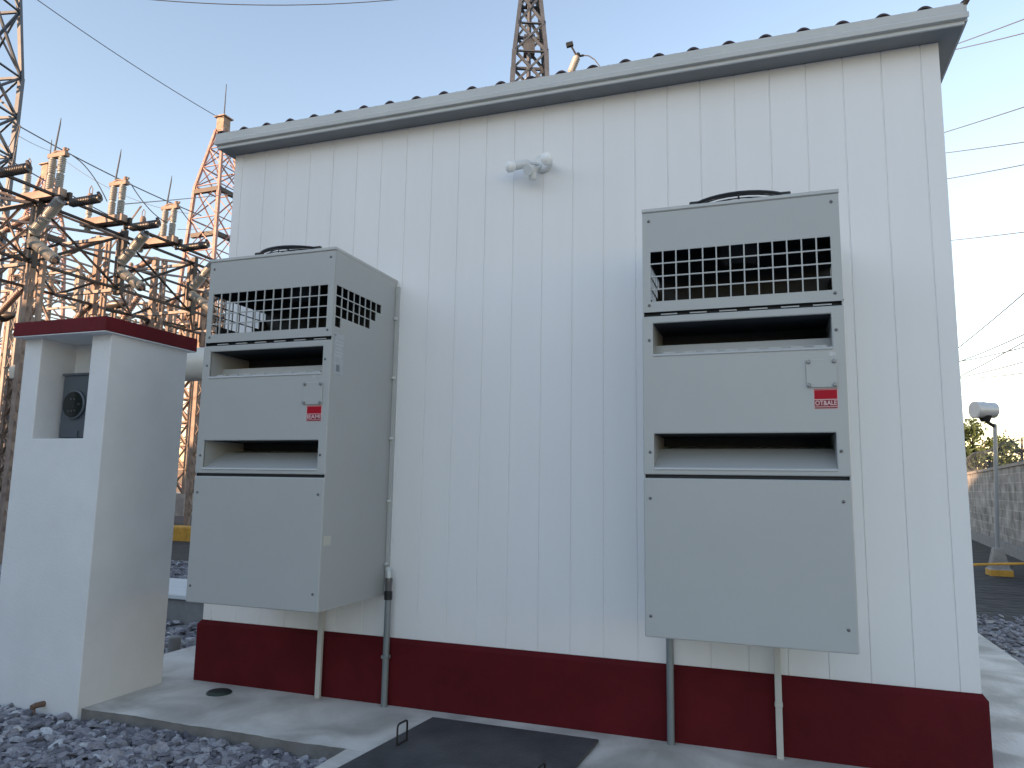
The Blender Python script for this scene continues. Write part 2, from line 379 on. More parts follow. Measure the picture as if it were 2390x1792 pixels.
wl.build('wall', 'panel', bld, origin=bo, norm=False)
pl = MB(); d = .024; ch = .028                                   # plinth with a chamfered top
def ring(off, z): return [(XL-off,-off,z),(XR+off,-off,z),(XR+off,DEP+off,z),(XL-off,DEP+off,z)]
rs = [ring(d,-.05), ring(d,ZB-ch), ring(.003,ZB), ]
pl.add([p for r_ in rs for p in r_], [(i*4+j, i*4+(j+1)%4, (i+1)*4+(j+1)%4, (i+1)*4+j) for i in range(2) for j in range(4)])
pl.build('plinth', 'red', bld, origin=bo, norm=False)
# eave: dark soffit, thin backing board, moulded fascia
FXL, FXR, FY = -.16, 4.81, -.139
sf = MB(); sf.box((FXL+.02,FY+.012,ZT+.002),(FXR-.02,0.0,ZT+.02)); sf.box((FXL+.02,0.0,ZT+.002),(XL,DEP+.1,ZT+.02)); sf.box((XR,0.0,ZT+.002),(FXR-.02,DEP+.1,ZT+.02))
sf.build('soffit', 'soffit', bld, origin=bo)
fa = MB()
pf = [(.012,0),(-.001,0),(-.001,.014),(.006,.016),(.006,.024),(-.018,.030),(-.020,.056),(-.017,.060),(-.003,.074),(-.003,.122),(.012,.122)]
n = len(pf)
for x0,x1 in ((FXL,FXR),):
    pts = [(x0 + (0.02 if j < 5 else 0) , FY+a, ZT+b) for j,(a,b) in enumerate(pf)] + [(x1-(0.02 if j < 5 or j > 7 else 0), FY+a, ZT+b) for j,(a,b) in enumerate(pf)]
    fa.add(pts, [tuple(range(n)), tuple(range(n,2*n))[::-1]]+[(i,(i+1)%n,(i+1)%n+n,i+n) for i in range(n)])
for x in (FXL, FXR-.02): fa.box((x+.001,FY+.0125,ZT+.024),(x+.019,DEP+.12,ZT+.12))
fa.build('fascia', 'fascia', bld, origin=bo)
rf = MB()                                                        # roman tile sheet, gable
def wave(x):
    t = (x-.03)/.2055; u = t-math.floor(t)
    big = max(0, 1-((u-.28)/.25)**2); sm = max(0, 1-((u-.78)/.13)**2)
    return .037*big + .017*sm
xs = np.arange(FXL+.005, FXR+.02, .0128); rows = [(FY+.002, 3.978),(2.6,4.50),(DEP+.14,3.978)]
n = len(xs)
for t in (0,-.012):
    rf.add([(x,y,z+wave(x)+t) for y,z in rows for x in xs], [(j*n+i,j*n+i+1,(j+1)*n+i+1,(j+1)*n+i) for j in range(2) for i in range(n-1)])
rf.add([(x,FY+.002,3.978+wave(x)+t) for t in (-.012,0) for x in xs], [(i,i+1,n+i+1,n+i) for i in range(n-1)])
for x in (FXL+.012, FXR-.012): rf.add([(x,FY+.02,3.98),(x,2.6,4.49),(x,DEP+.12,3.98)], [(0,1,2)])
rf.build('roof', 'roof', bld, origin=bo, smooth=True)

# ------------------------------------------------------------------ wall hung cooling units
UW, UD, UH = .92, .76, 2.095
def make_unit():
    root = thing('air_conditioner', 'grey wall air conditioner beside the white meter pillar, its right side showing', 'air conditioner', (.446,0,.668), 'wall mounted air conditioners')
    F = lambda u,v,w_: (u,-UD+w_,v)
    S = lambda u,v,w_: (UW-.002-w_, u, v)
    SL = lambda u,v,w_: (.002+w_, u, v)
    # pierced side panels (stepped grille)
    ys = [-.752]; us = -.731; cw, bw = .0605, .0061
    for i in range(8): ys += [us+i*(cw+bw), us+i*(cw+bw)+cw]
    ys += [-.012]
    zs = [0.004]; z0 = 1.622; chh, bh = .0575, .0062
    for j in range(4): zs += [z0+j*(chh+bh), z0+j*(chh+bh)+chh]
    zs += [2.078]
    rows_ = {3:8, 2:7, 1:6, 0:1}
    holes = {(1+2*i, 1+2*j) for j,nn in rows_.items() for i in range(nn)}
    for mp, nm in ((S,'side_panel'),(SL,'side_panel')):
        MB().grid(ys, zs, holes, .006, mp, 0, 1).build(nm, ['unit','dark'], root)
    bk = MB(); bk.box((.008,-.012,.004),(UW-.008,-.004,2.078)); bk.box((.008,-.75,.002),(UW-.008,-.012,.012))
    bk.build('back_panel', 'unit', root)
    ins = MB()                                                   # coil at the back; floor and ceiling blackened as interior shade
    ins.box((.0085,-.20,1.56),(UW-.0085,-.19,2.07)); ins.box((.0085,-.735,1.55),(UW-.0085,-.19,1.56)); ins.box((.0085,-.735,2.0),(UW-.0085,-.20,2.01))
    
    
    ins.build('coil_and_shade_box', 'coil', root)
    MB().lathe((.46,-.40,1.999),(.46,-.40,1.86),[(0,.11),(.6,.11),(1,.08)],16).build('fan_motor', 'coil', root, smooth=True)
    MB().box((.30,-.60,1.5605),(.82,-.26,1.60)).build('inner_tray', 'coil', root)
    # lid
    ld = MB().box((0,-UD-.002,2.078),(UW,0,UH)); ld.box((.004,-UD+.002,2.0745),(UW-.004,-.004,2.078)); ld.build('lid', 'unitlight', root, bevel=.004)
    # upper front panel with 13 x 4 grille
    us_ = [0.004]; a0, a1 = .042, .875; pw = (a1-a0+.0065)/13
    for i in range(13): us_ += [a0+i*pw, a0+i*pw+pw-.0065]
    us_ += [UW-.004]
    v0, v1 = 1.613, 1.869; ph = (v1-v0+.0065)/4; vv = [1.560]
    for j in range(4): vv += [v0+j*ph, v0+j*ph+ph-.0065]
    vv += [2.073]
    MB().grid(us_, vv, {(1+2*i,1+2*j) for i in range(13) for j in range(4)}, .007, lambda u,v,w_: (u,-UD+.003+w_,v), 0, 1).build('grille_panel', ['unit','dark'], root)
    # recess strip between upper and middle panel, with pale tabs
    gp = MB().box((.01,-.735,1.532),(UW-.01,-.729,1.566)); gp.build('seam_strip', 'dark', root)
    for i in range(6): MB().box((.09+i*.14,-.748,1.545),(.17+i*.14,-.736,1.551)).build('seam_clip', 'unit', root)
    # middle door with two air slots
    us2 = [0,.052,.864,UW]; v2 = [.759,.793,.955,1.347,1.502,1.538]
    mid = MB().grid(us2, v2, {(1,1),(1,3)}, .016, F); mid.build('door_panel', 'unit', root, bevel=.005)
    for k_, (za, zb, rise, dep, tabs) in enumerate(((1.347,1.502,.006,.10,True),(.793,.955,.098,.17,False))):
        sl = MB(); y0, y1, ym = -UD+.0165, -UD+.36, -UD+.0165+dep; up_ = .06 if tabs else .02; yb_ = ym+.012 if tabs else y1
        x0, x1 = .0515, .8645; za_, zb_ = za-.001, zb+.001
        sl.add([(x0,y0,za_),(x1,y0,za_),(x1,ym,za_+rise),(x0,ym,za_+rise)], [(0,1,2,3)], 0)
        sl.add([(x0,ym,za_+rise),(x1,ym,za_+rise),(x1,yb_,za_+rise+up_),(x0,yb_,za_+rise+up_)], [(0,1,2,3)], 0)
        if tabs: sl.add([(x0,yb_,za_+rise+up_),(x1,yb_,za_+rise+up_),(x1,y1,za_+rise+up_),(x0,y1,za_+rise+up_)], [(0,1,2,3)], 1)
        sl.add([(x0,y0,za_),(x0,ym,za_+rise),(x0,yb_,za_+rise+up_),(x0,y1,za_+rise+up_),(x0,y1,zb_),(x0,y0,zb_)], [(0,1,2,3,4,5)], 0)
        sl.add([(x1,y0,za_),(x1,ym,za_+rise),(x1,yb_,za_+rise+up_),(x1,y1,za_+rise+up_),(x1,y1,zb_),(x1,y0,zb_)], [(5,4,3,2,1,0)], 0)
        sl.add([(x0,y1,za_+rise+up_),(x1,y1,za_+rise+up_),(x1,y1,zb_),(x0,y1,zb_)], [(0,1,2,3)], 1)
        sl.add([(x0,y0,zb_),(x1,y0,zb_),(x1,y1,zb_),(x0,y1,zb_)], [(3,2,1,0)], 1)
        so_ = sl.build('air_slot', ['unit','dark'], root, norm=False)
        lp = MB(); lq = [(-UD-.0005,za-.014),(-UD-.006,za-.009),(-UD-.004,za-.003),(-UD+.004,za+.0015),(-UD+.004,za-.014)]; nl = len(lq)
        lp.add([(x,y,z) for x in (.0525,.8635) for y,z in lq], [tuple(range(nl)), tuple(range(nl,2*nl))[::-1]]+[(i,(i+1)%nl,(i+1)%nl+nl,i+nl) for i in range(nl)]).build('slot_lip', 'unitlight', so_)
        if tabs:
            for i in range(8): MB().box((.10+i*.098,-UD+.018,za+.002),(.155+i*.098,-UD+.03,za+.012)).build('louvre_tab', 'unitlight', so_)
    # lower door
    MB().box((0,-UD,0),(UW,-UD+.018,.742)).build('lower_panel', 'unit', root, bevel=.007)
    sm = MB().box((.012,-.741,.74),(UW-.012,-.735,.762)); sm.build('seam_strip', 'dark', root)
    # screws, one mesh each
    for u,v in ((.035,2.030),(.885,2.036),(.885,1.597),(.035,1.594),(.034,1.417),(.883,1.424),(.033,.866),(.882,.871),(.032,.645),(.882,.648),(.030,.097),(.880,.10)):
        yy = -UD+.003 if v > 1.55 else -UD
        MB().lathe((u,yy+.001,v),(u,yy-.005,v),[(0,.0075),(.6,.0075),(1,.004)],10).build('screw', 'screw', root, smooth=True)
    # blanking plate with four bolts
    bp_ = MB().box((.748,-UD-.007,1.160),(.878,-UD-.0005,1.290)).build('blanking_plate', 'unit', root, bevel=.002)
    for u in (.759,.867):
        for v in (1.171,1.279):
            MB().lathe((u,-UD-.006,v),(u,-UD-.018,v),[(0,.0095),(.7,.0095),(1,.006)],8).build('bolt', 'boltg', bp_, smooth=True)
    # red sticker
    st = MB(); x0,x1,z0_,z1_ = .776,.878,1.062,1.1545; y = -UD-.0012
    st.box((x0,y,z0_),(x1,-UD-.0003,z1_),2)
    st.box((x0+.003,y-.0006,z0_+.045),(x1-.003,y-.0001,z1_-.006),0)
    st.box((x0+.003,y-.0006,z0_+.011),(x1-.003,y-.0001,z0_+.041),1); st.box((x0+.003,y-.0006,z0_+.002),(x1-.003,y-.0001,z0_+.008),1)
    st.box((x0+.001,y-.0006,z1_-.004),(x1-.001,y-.0001,z1_-.001),0)
    st.build('sticker', ['stred','stdark','stwhite'], root)
    # fan guard: ring basket standing on the lid
    fg = MB(); fc = Vector((.47,-.40,UH)); R_ = .30
    for rr, hz in ((.303,.056),(.304,.042),(.305,.028),(.25,.066),(.19,.072),(.12,.076)):
        pts = [fc+Vector((rr*math.cos(a),rr*math.sin(a),hz)) for a in np.linspace(0,2*math.pi,41)]
        fg.tube(pts, .009 if rr > .3 and hz > .05 else .003, 6, cap=False)
    for a in np.arange(0,2*math.pi,math.pi/4)+math.pi/2:
        d_ = Vector((math.cos(a),math.sin(a),0)); fg.tube([fc+d_*.306, fc+d_*.304+Vector((0,0,.05)), fc+d_*.25+Vector((0,0,.066)), fc+d_*.05+Vector((0,0,.078))], .0035, 6)
    fgo = fg.build('fan_guard', 'black', root, smooth=True)
    for a in (math.pi*1.25, math.pi*1.75, math.pi*.25, math.pi*.75):
        p = fc+Vector((.305*math.cos(a),.305*math.sin(a),0)); MB().box((p.x-.03,p.y-.012,p.z),(p.x+.03,p.y+.012,p.z+.068)).build('guard_clamp', 'black', fgo, bevel=.006)
    # wall flange, white stand-offs
    MB().box((-.022,-.022,.0),(.0,-.0005,2.045)).box((UW,-.022,0),(UW+.024,-.0005,2.045)).build('wall_flange', 'unitlight', root)
    for z in (.199,.60,1.01,1.414,1.819):
        for sx in (-1,1):
            x = UW+.012 if sx > 0 else -.011
            MB().lathe((x,-.0215,z),(x,-.045,z),[(0,.011),(.7,.011),(1,.008)],10).build('standoff', 'bolt', root, smooth=True)
    # data plate on the side
    dp = MB().box((UW-.0019,-.731,1.342),(UW-.0004,-.628,1.583),0); dp.box((UW-.0006,-.70,1.36),(UW+.0002,-.665,1.40),1)
    for i in range(5): dp.box((UW-.0006,-.715,1.45+i*.022),(UW+.0002,-.65+.01*(i%2),1.453+i*.022),2)
    dp.lathe((UW-.0006,-.722,1.572),(UW+.004,-.722,1.572),[(0,.005),(1,.004)],8,1)
    dp.build('data_plate', ['plate','plateink','bolt'], root)
    MB().box((UW-.0019,-.74,.362),(UW-.0002,-.665,.416)).build('tan_sticker', 'tan', root)
    return root
def lettering(txt, parent, size, squeeze):
    cu = bpy.data.curves.new('lettering', 'FONT'); cu.body = txt; cu.size = size; cu.align_x = 'CENTER'; cu.align_y = 'CENTER'; cu.offset = .0006; cu.extrude = .0002
    tmp = bpy.data.objects.new('tmp', cu); C.objects.link(tmp)
    dg = bpy.context.evaluated_depsgraph_get(); me = bpy.data.meshes.new_from_object(tmp.evaluated_get(dg)); bpy.data.objects.remove(tmp)
    me.materials.clear(); me.materials.append(M['stwhite']); me.name = 'lettering'
    wid = max(v.co.x for v in me.vertices)-min(v.co.x for v in me.vertices); k_ = squeeze/wid
    for v in me.vertices: v.co = Vector((.827+v.co.x*k_, -UD-.0022-v.co.z, 1.088+v.co.y))
    o = bpy.data.objects.new('lettering', me); C.objects.link(o); o.parent = parent
def kid(root, name): return [c for c in root.children if c.name.split('.')[0] == name][0]
unit = make_unit()
unit2 = copy_tree(unit); unit2.location = (3.162,0,.691)
unit2['label'] = 'grey wall air conditioner right of the wall lamp, seen nearly square on'
lettering('IEAMI', kid(unit,'sticker'), .030, .088); lettering('OT&ALE', kid(unit2,'sticker'), .030, .090)
for c in list(unit2.children):                                   # tan patch and round pale patch exist on the other unit only
    if c.name.startswith('tan_sticker') : bpy.data.objects.remove(c)
MB().box((.850,-UD-.0012,1.305),(.866,-UD-.0003,1.322)).box((.868,-UD-.0012,1.307),(.876,-UD-.0003,1.32)).build('white_sticker', 'plate', unit2)
MB().lathe((.812,-UD-.0003,1.325),(.812,-UD-.0012,1.325),[(0,.012),(1,.012)],14).build('round_sticker', 'unitlight', unit)

# pipes and conduits under the units
def pipe(name, label, cat, x, y, z1, r, mk, square=False, clamp=None, conn=None):
    root = thing(name, label, cat, (x,y,0))
    m_ = MB()
    if square: m_.box((-r,-r*.7,0),(r,r*.7,z1))
    else: m_.tube([(0,0,0),(0,0,z1)], r, 14)
    m_.build('tube', mk, root, smooth=not square, bevel=.002 if square else 0)
    if clamp:
        c_ = MB(); c_.box((-r-.003,-r-.0015,clamp-.010),(r+.003,r+.0015,clamp+.010)); c_.build('clamp', mk, root, bevel=.003)
    if conn:
        MB().lathe((0,0,z1-.005),(0,0,z1+.05),[(0,r*1.25),(.9,r*1.25),(1,r)],14).build('coupling', 'black', root, smooth=True)
        MB().lathe((0,0,z1+.045),(0,0,z1+.13),[(0,r*1.0),(.6,r*1.05),(.8,r*1.2),(1,r*1.1)],14).build('conduit_body', 'screw', root, smooth=True)
        pts = [(0,0,z1+.12),(0,0,z1+.16),(-.008,.008,z1+.178),(-.02,.016,z1+.182)]
        MB().tube(pts, r*.75, 12).build('elbow', 'bolt', root, smooth=True)
    return root
pipe('conduit', 'grey round conduit rising beside the left unit to a black coupling', 'conduit', 1.418, -.062, .655, .0205, 'conduit', clamp=.30, conn=True)
pipe('conduit', 'grey round conduit entering the bottom of the right unit', 'conduit', 3.186, -.062, .692, .0205, 'conduit')
pipe('drain_pipe', 'thin cream drain pipe down from the left unit over the red plinth', 'pipe', .932, -.062, .668, .017, 'cream', True)
pipe('drain_pipe', 'thin cream drain pipe with a clamp below the right unit', 'pipe', 3.747, -.062, .691, .017, 'cream', True, clamp=.27)

# wall lamp: two bulbs and a sensor
lamp = thing('wall_lamp', 'white twin bulb security lamp with motion sensor on the panel wall', 'lamp', (2.40,0,3.465))
MB().lathe((0,0,0),(0,-.028,0),[(0,.062),(.6,.062),(1,.05)],24).build('mounting_plate', 'lampw', lamp, smooth=True)
arm = MB().tube([(-.02,-.025,-.01),(-.05,-.055,-.012),(-.075,-.075,-.016)], .013, 10); arm.tube([(.03,-.02,-.008),(.05,-.05,-.014),(.055,-.07,-.018)], .013, 10); arm.tube([(-.01,-.02,-.02),(-.022,-.06,-.05),(-.03,-.085,-.068)], .011, 10)
arm.build('arm', 'lampw', lamp, smooth=True)
MB().lathe((-.07,-.07,-.015),(-.155,-.125,-.045),[(0,.018),(.12,.027),(.9,.030),(1,.026)],18).build('lamp_holder', 'lampw', lamp, smooth=True)
MB().lathe((-.152,-.123,-.044),(-.205,-.158,-.063),[(0,.024),(.2,.033),(.5,.038),(.75,.036),(.92,.024),(1,.006)],18).build('bulb', 'bulb', lamp, smooth=True)
MB().lathe((.055,-.06,-.016),(.063,-.12,-.03),[(0,.018),(.15,.027),(.9,.030),(1,.026)],18).build('lamp_holder', 'lampw', lamp, smooth=True)
MB().lathe((.063,-.118,-.03),(.07,-.178,-.045),[(0,.024),(.2,.033),(.5,.038),(.75,.036),(.92,.024),(1,.006)],18).build('bulb', 'bulb', lamp, smooth=True)
sn = MB().lathe((-.030,-.080,-.066),(-.058,-.150,-.098),[(0,.022),(.3,.030),(.8,.036),(1,.034)],22); sn.lathe((-.040,-.105,-.10),(-.036,-.10,-.145),[(0,.027),(.7,.027),(1,.018)],14)
sn.build('motion_sensor', 'lampw', lamp, smooth=True)

# ------------------------------------------------------------------ meter pillar
pil = thing('meter_pillar', 'white stucco pillar with red cap and a recessed meter socket', 'pillar', (-.63,-.5,0))
po = pil.location
X0,X1,Y0,Y1,ZP = -1.015,-.246,-.824,-.168,2.315
rx0,rx1,rz0,rz1,ry = -.86,-.412,1.637,2.312,-.56
b_ = MB()
b_.grid([X0,rx0,rx1,X1],[-.2,rz0,ZP],{(1,1)}, Y1-Y0, lambda u,v,w_: (u,Y0+w_,v))
b_.build('shaft', 'stucco', pil, origin=po, bevel=.006)
MB().box((rx0-.01,ry,rz0-.01),(rx1+.01,ry+.3,ZP-.002)).build('recess_back', 'stucco', pil, origin=po)
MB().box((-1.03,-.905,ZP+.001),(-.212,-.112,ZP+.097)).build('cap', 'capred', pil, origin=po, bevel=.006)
MB().box((-1.028,-.903,ZP-.004),(-.214,-.114,ZP+.0008)).build('cap_underside', 'stucco', pil, origin=po)
# rusty pipe stub at the foot of the pillar
ps = thing('pipe_stub', 'short rusty pipe stub at the foot of the white pillar', 'pipe', (-.52,-.86,-.05))
MB().tube([(0,.04,.055),(0,-.02,.058),(0,-.045,.052)], .017, 10).tube([(.006,-.03,.05),(.008,-.032,-.03)], .006, 6).build('stub', 'rust', ps, smooth=True)
# meter socket
ms = thing('meter_socket', 'dark grey meter socket box inside the pillar recess', 'meter box', (-.64,-.6,1.65))
mo = ms.location; by = -.655
MB().box((-.835,by,1.652),(-.50,ry,2.086)).build('enclosure', 'meter', ms, origin=mo, bevel=.006)
MB().box((-.84,by-.012,2.078),(-.495,ry,2.094)).build('lid', 'meter', ms, origin=mo, bevel=.003)
dc = Vector((-.705,by,1.877))
MB().lathe(dc,dc+Vector((0,-.022,0)),[(0,.099),(.8,.099),(1,.093)],36).build('ring', 'meter', ms, origin=mo, smooth=True)
dial = MB().lathe(dc+Vector((0,-.021,0)),dc+Vector((0,-.026,0)),[(0,.090),(1,.087)],36).build('dial', 'meterglass', ms, origin=mo, smooth=True)
tm = MB()
for dx,dz in ((-.012,.035),(.018,.036),(-.028,-.045),(.0,-.044),(.03,-.042),(.062,.0)):
    tm.lathe(dc+Vector((dx,-.026,dz)),dc+Vector((dx,-.033,dz)),[(0,.008),(1,.006)],10)
tm.build('terminal', 'screw', dial, origin=mo, smooth=True)
MB().box((-.685,by-.01,1.655),(-.655,by,1.70)).box((-.695,by-.004,1.652),(-.645,by,1.662)).build('hasp', 'meter', ms, origin=mo)

# ------------------------------------------------------------------ floor items
cv = thing('trench_cover', 'black steel cover plate lying in the pavement', 'cover plate', (2.25,-.8,0))
q = [(1.812,-.186),(2.815,-.191),(2.735,-1.75),(1.655,-1.75)]; vo = cv.location
MB().add([(x,y,.004) for x,y in q]+[(x,y,.020) for x,y in q], [(3,2,1,0),(4,5,6,7)]+[(i,(i+1)%4,(i+1)%4+4,i+4) for i in range(4)]).build('plate', 'cover', cv, origin=vo, bevel=.004)
for (ax,ay),(bx,by_) in (((1.848,-.695),(1.856,-.60)),((2.715,-1.00),(2.722,-.905))):
    a = Vector((ax,ay,.02)); b = Vector((bx,by_,.02)); up = Vector((0,0,.105))
    pts = [a, a+up*.85, a+up*.95+(b-a)*.05, a+up+(b-a)*.18, b+up-(b-a)*.18, b+up*.95-(b-a)*.05, b+up*.85, b]
    hb = MB().tube(pts, .0055, 8); hb.bar(a,b,.012,.01); hb.build('handle', 'black', cv, origin=vo, smooth=True)
MB().lathe((0,0,0),(0,0,.014),[(0,.080),(.5,.080),(.85,.074),(1,.070)],40).build('cleanout_cap', 'disc', None, origin=None, smooth=True)
cap = bpy.data.objects['cleanout_cap']; cap.location = (.281,-.217,.0); tag(cap, 'round dark green cleanout cap set in the pavement', 'drain cap')
# low concrete box with a pale lid behind the pillar
jb = thing('junction_box', 'low concrete box with pale lid on the stones behind the pillar', 'box', (-1.9,2.2,-.07))
jo = jb.location
MB().box((-3.2,1.83,-.1),(-1.2,2.75,.17)).build('body', 'boxconc', jb, origin=jo, bevel=.01)
MB().box((-3.25,1.79,.171),(-1.75,2.78,.215)).build('lid', 'greylid', jb, origin=jo, bevel=.006)
sp_ = MB().tube([(-.975,.70,-.2),(-.975,.70,.075)], .05, 16).lathe((-.975,.70,.075),(-.975,.70,.095),[(0,.05),(.6,.046),(1,.03)],16).build('vent_stub', 'boxconc', None, smooth=True)
tag(sp_, 'short grey round stub pipe standing beside the side path', 'pipe')

# ================================================================== substation behind the pillar
def ins_prof(r, sections=2, sheds=9):
    pr = [(0,r*.55)]
    for s in range(sections):
        a, b = s/sections, (s+1)/sections; cap_ = .035/sections*1.6
        pr += [(a+.001,r*.72),(a+cap_,r*.72)]
        a2, b2 = a+cap_, b-cap_
        for k in range(sheds):
            t0 = a2+(b2-a2)*k/sheds; t1 = a2+(b2-a2)*(k+1)/sheds; dt = t1-t0
            pr += [(t0+dt*.1,r*.84),(t0+dt*.45,r),(t0+dt*.65,r),(t0+dt*.9,r*.84)]
        pr += [(b2,r*.72),(b-.001,r*.72)]
    return pr+[(1,r*.55)]
def insulator(p, q, r, mk, root, sections=2, sheds=9, name='insulator'):
    o = root.location
    return MB().lathe(p, q, ins_prof(r, sections, sheds), 14).build(name, mk, root, origin=o, smooth=True)
def lattice(name, label, cat, base, h, wb, wt, nlev, mk='steel', rz=0, group=None, leg=.09, br=.05, wtop=None, htop=None, foot=True):
    """four leg tower: straight (wb to wt) body, optional tapering top to wtop"""
    root = thing(name, label, cat, base, group, rz)
    def half(z): 
        if htop and z > h: return (wt+(wtop-wt)*(z-h)/htop)/2
        return (wb+(wt-wb)*z/h)/2
    zs = [h*(1-(1-i/nlev)**1.0) for i in range(nlev+1)]
    if htop: zs += [h+htop*(i+1)/3 for i in range(3)]
    sg = ((-1,-1),(1,-1),(1,1),(-1,1))
    P_ = lambda i,z: Vector((sg[i][0]*half(z), sg[i][1]*half(z), z))
    for i in range(4):
        l = MB(); l.angle(P_(i,0), P_(i,h), leg, .014)
        if htop: l.angle(P_(i,h), P_(i,h+htop), leg*.85, .012)
        l.build('leg', mk, root)
    for i in range(4):
        j = (i+1)%4; f = MB()
        for k in range(len(zs)-1):
            a, b = zs[k], zs[k+1]; off = Vector((sg[i][0]+sg[j][0], sg[i][1]+sg[j][1], 0))*.006
            f.angle(P_(i,a)+off, P_(j,b)+off, br, .008); f.angle(P_(j,a)-off, P_(i,b)-off, br, .008)
            f.angle(P_(i,b), P_(j,b), br*1.1, .008)
            for q_ in (P_(i,b), P_(j,b)):
                c_ = q_.lerp((P_(i,b)+P_(j,b))/2, .06); d_ = (P_(j,b)-P_(i,b)).normalized()
                f.bar(c_-d_*br*1.2, c_+d_*br*1.2, .012, br*2.2)
        f.build('bracing', mk, root)
    if foot:
        ft = MB()
        for i in range(4): p = P_(i,0); ft.box((p.x-.2,p.y-.2,-.6),(p.x+.2,p.y+.2,.0))
        ft.build('footing', 'oldconc', root)
    return root
GZ = -.07
# tall orange mast seen past the building corner
def peak_mast(loc, label, h, htop, wb, wt, rz, spike):
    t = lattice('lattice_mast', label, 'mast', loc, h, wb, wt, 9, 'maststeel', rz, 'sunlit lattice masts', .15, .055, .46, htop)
    H = h+htop
    MB().box((-.24,-.24,H-.1),(.24,.24,H+.68)).build('peak_box', 'steel', t, bevel=.02)
    MB().box((-.34,-.34,H+.68),(.34,.34,H+.74)).build('peak_plate', 'steel', t)
    sp = MB(); sp.tube([(0,0,H+.8),(0,0,H+spike)], [.035,.02], 8); sp.build('lightning_rod', 'galv', t, smooth=True)
    sb = MB(); s_ = wt/2*.98
    for k in (0,1,2): sb.bar((-s_,-s_,h-.3-2.3*k),(s_,-s_,h-.3-2.3*k),.2,.22); sb.bar((s_,-s_,h-.3-2.3*k),(s_,s_,h-.3-2.3*k),.2,.22)
    sb.build('cross_strut', 'darksteel', t)
    return t
b1 = at(522,283,38)
peak_mast((b1.x,b1.y,GZ+.5), 'tall sunlit lattice mast rising behind the left corner of the building', 15.6, 3.2, 3.0, 1.55, rad(-2), 2.6)
b2 = at(118,352,40)
peak_mast((b2.x,b2.y,GZ+.5), 'sunlit lattice mast half hidden behind the nearest twin insulators', 13.9, 3.1, 2.8, 1.5, rad(-2), 2.2)
# concrete pad under them
pd = at(425,1170,36)
tag(MB().box((pd.x-9,pd.y-4,-.3),(pd.x+12,pd.y+9,.52)).build('foundation_block', 'oldconc'), 'long pale concrete foundation block under the lattice masts', 'foundation')
# grey tower cut by the left frame edge, grey tower behind the roof
t2 = at(-42,155,16)
T2 = lattice('lattice_tower', 'grey galvanised lattice tower cut off by the left frame edge', 'tower', (t2.x,t2.y,GZ), t2.z-GZ, 1.02, 1.02, 11, 'galv', rad(12), None, .095, .05, .30, 4.6)
t3 = at(1236,140,20)
T3 = lattice('lattice_tower', 'grey lattice tower standing behind the roof ridge', 'tower', (t3.x,t3.y,GZ), t3.z-GZ, 1.7, .86, 13, 'galv', rad(22), None, .12, .065, .36, 2.6)
zz = t3.z-GZ
mb_ = MB(); mb_.lathe((-.1,.0,zz-.55),(.25,-.05,zz-1.0),[(0,.03),(.1,.12),(.7,.17),(1,.12)],14); mb_.build('tower_fitting', 'lampw', T3, smooth=True)
cl = MB(); cl.tube([(-.02,.05,0),(-.02,.05,zz+4)], .06, 8); cl.box((-.16,-.02,zz+.2),(.14,.26,zz+.75)); cl.box((-.12,.0,zz+1.7),(.1,.2,zz+2.6)); cl.build('cable_run', 'galv', T3)
# bushing on a pole behind the roof
bu = at(1332,165,14); root = thing('bushing', 'ribbed bushing with a terminal arm and jumper sticking up behind the roof', 'bushing', (bu.x,bu.y,GZ))
MB().tube([(bu.x,bu.y,GZ),(bu.x,bu.y,bu.z-.15)], .07, 12).build('post', 'galv', root, origin=root.location, smooth=True)
tipb = at(1347,132,14); insulator(at(1331,172,14), tipb, .075, 'ins', root, 1, 7)
ar = MB(); ar.lathe(tipb-(tipb-bu)*.1, tipb+(tipb-bu)*.25, [(0,.05),(.6,.055),(1,.03)], 10); ar.tube([tipb, at(1333,107,14)], .018, 8); ar.bar(at(1322,106,14), at(1337,102,14), .07, .08); ar.tube([tipb, at(1362,129,14)], .022, 8)
ar.build('terminal_arm', 'black', root, origin=root.location)
MB().tube([at(1362,129,14), at(1374,130,14), at(1388,139,14), at(1400,155,14), at(1406,172,14)], .011, 8).build('jumper', 'wire', root, origin=root.location, smooth=True)

# ---- box girder that carries the three switches
XF, XB = -8.45, -10.15; YS = [2.75, 4.62, 6.46, 8.38]; YB = [2.6, 4.25, 5.86, 7.36, 8.95]
ZU, ZL = 6.22, 5.12
gr = thing('switch_gantry', 'dark braced steel gantry carrying the row of disconnect switches', 'gantry', (-9.3,5.6,GZ)); go = gr.location
YE0, YE1 = .6, 12.6
for x, nm in ((XF,'chord'),(XB,'chord')):
    for z in (ZU, ZL):
        MB().angle((x,YE0,z),(x,YE1,z),.058,.014).build('chord', 'darksteel', gr, origin=go)
MB().angle((XF+.5,YE0,ZU+.05),(XF+.5,YE1,ZU+.05),.06,.012).build('chord', 'darksteel', gr, origin=go)
YN = [.85]+YS+[10.3,12.2]
for i in range(len(YN)-1):
    a, b = YN[i], YN[i+1]
    for x, mk in ((XF,'darksteel'),(XB,'steel')):
        MB().angle((x-.02,a,ZU),(x-.02,b,ZL),.05,.01).build('bracing', mk, gr, origin=go)
        MB().angle((x+.02,a,ZL),(x+.02,b,ZU),.05,.01).build('bracing', 'darksteel', gr, origin=go)
    for p_, q_, wd in (((XF,a,ZL),(XB,b,ZL),.045),((XF,b,ZU-.03),(XB,a,ZU-.03),.045),((XF,a,ZU-.02),(XB,a,ZU-.02),.06),((XF,a,ZL-.02),(XB,a,ZL-.02),.06)):
        MB().angle(p_, q_, wd, .011).build('cross_tie', 'palesteel', gr, origin=go)
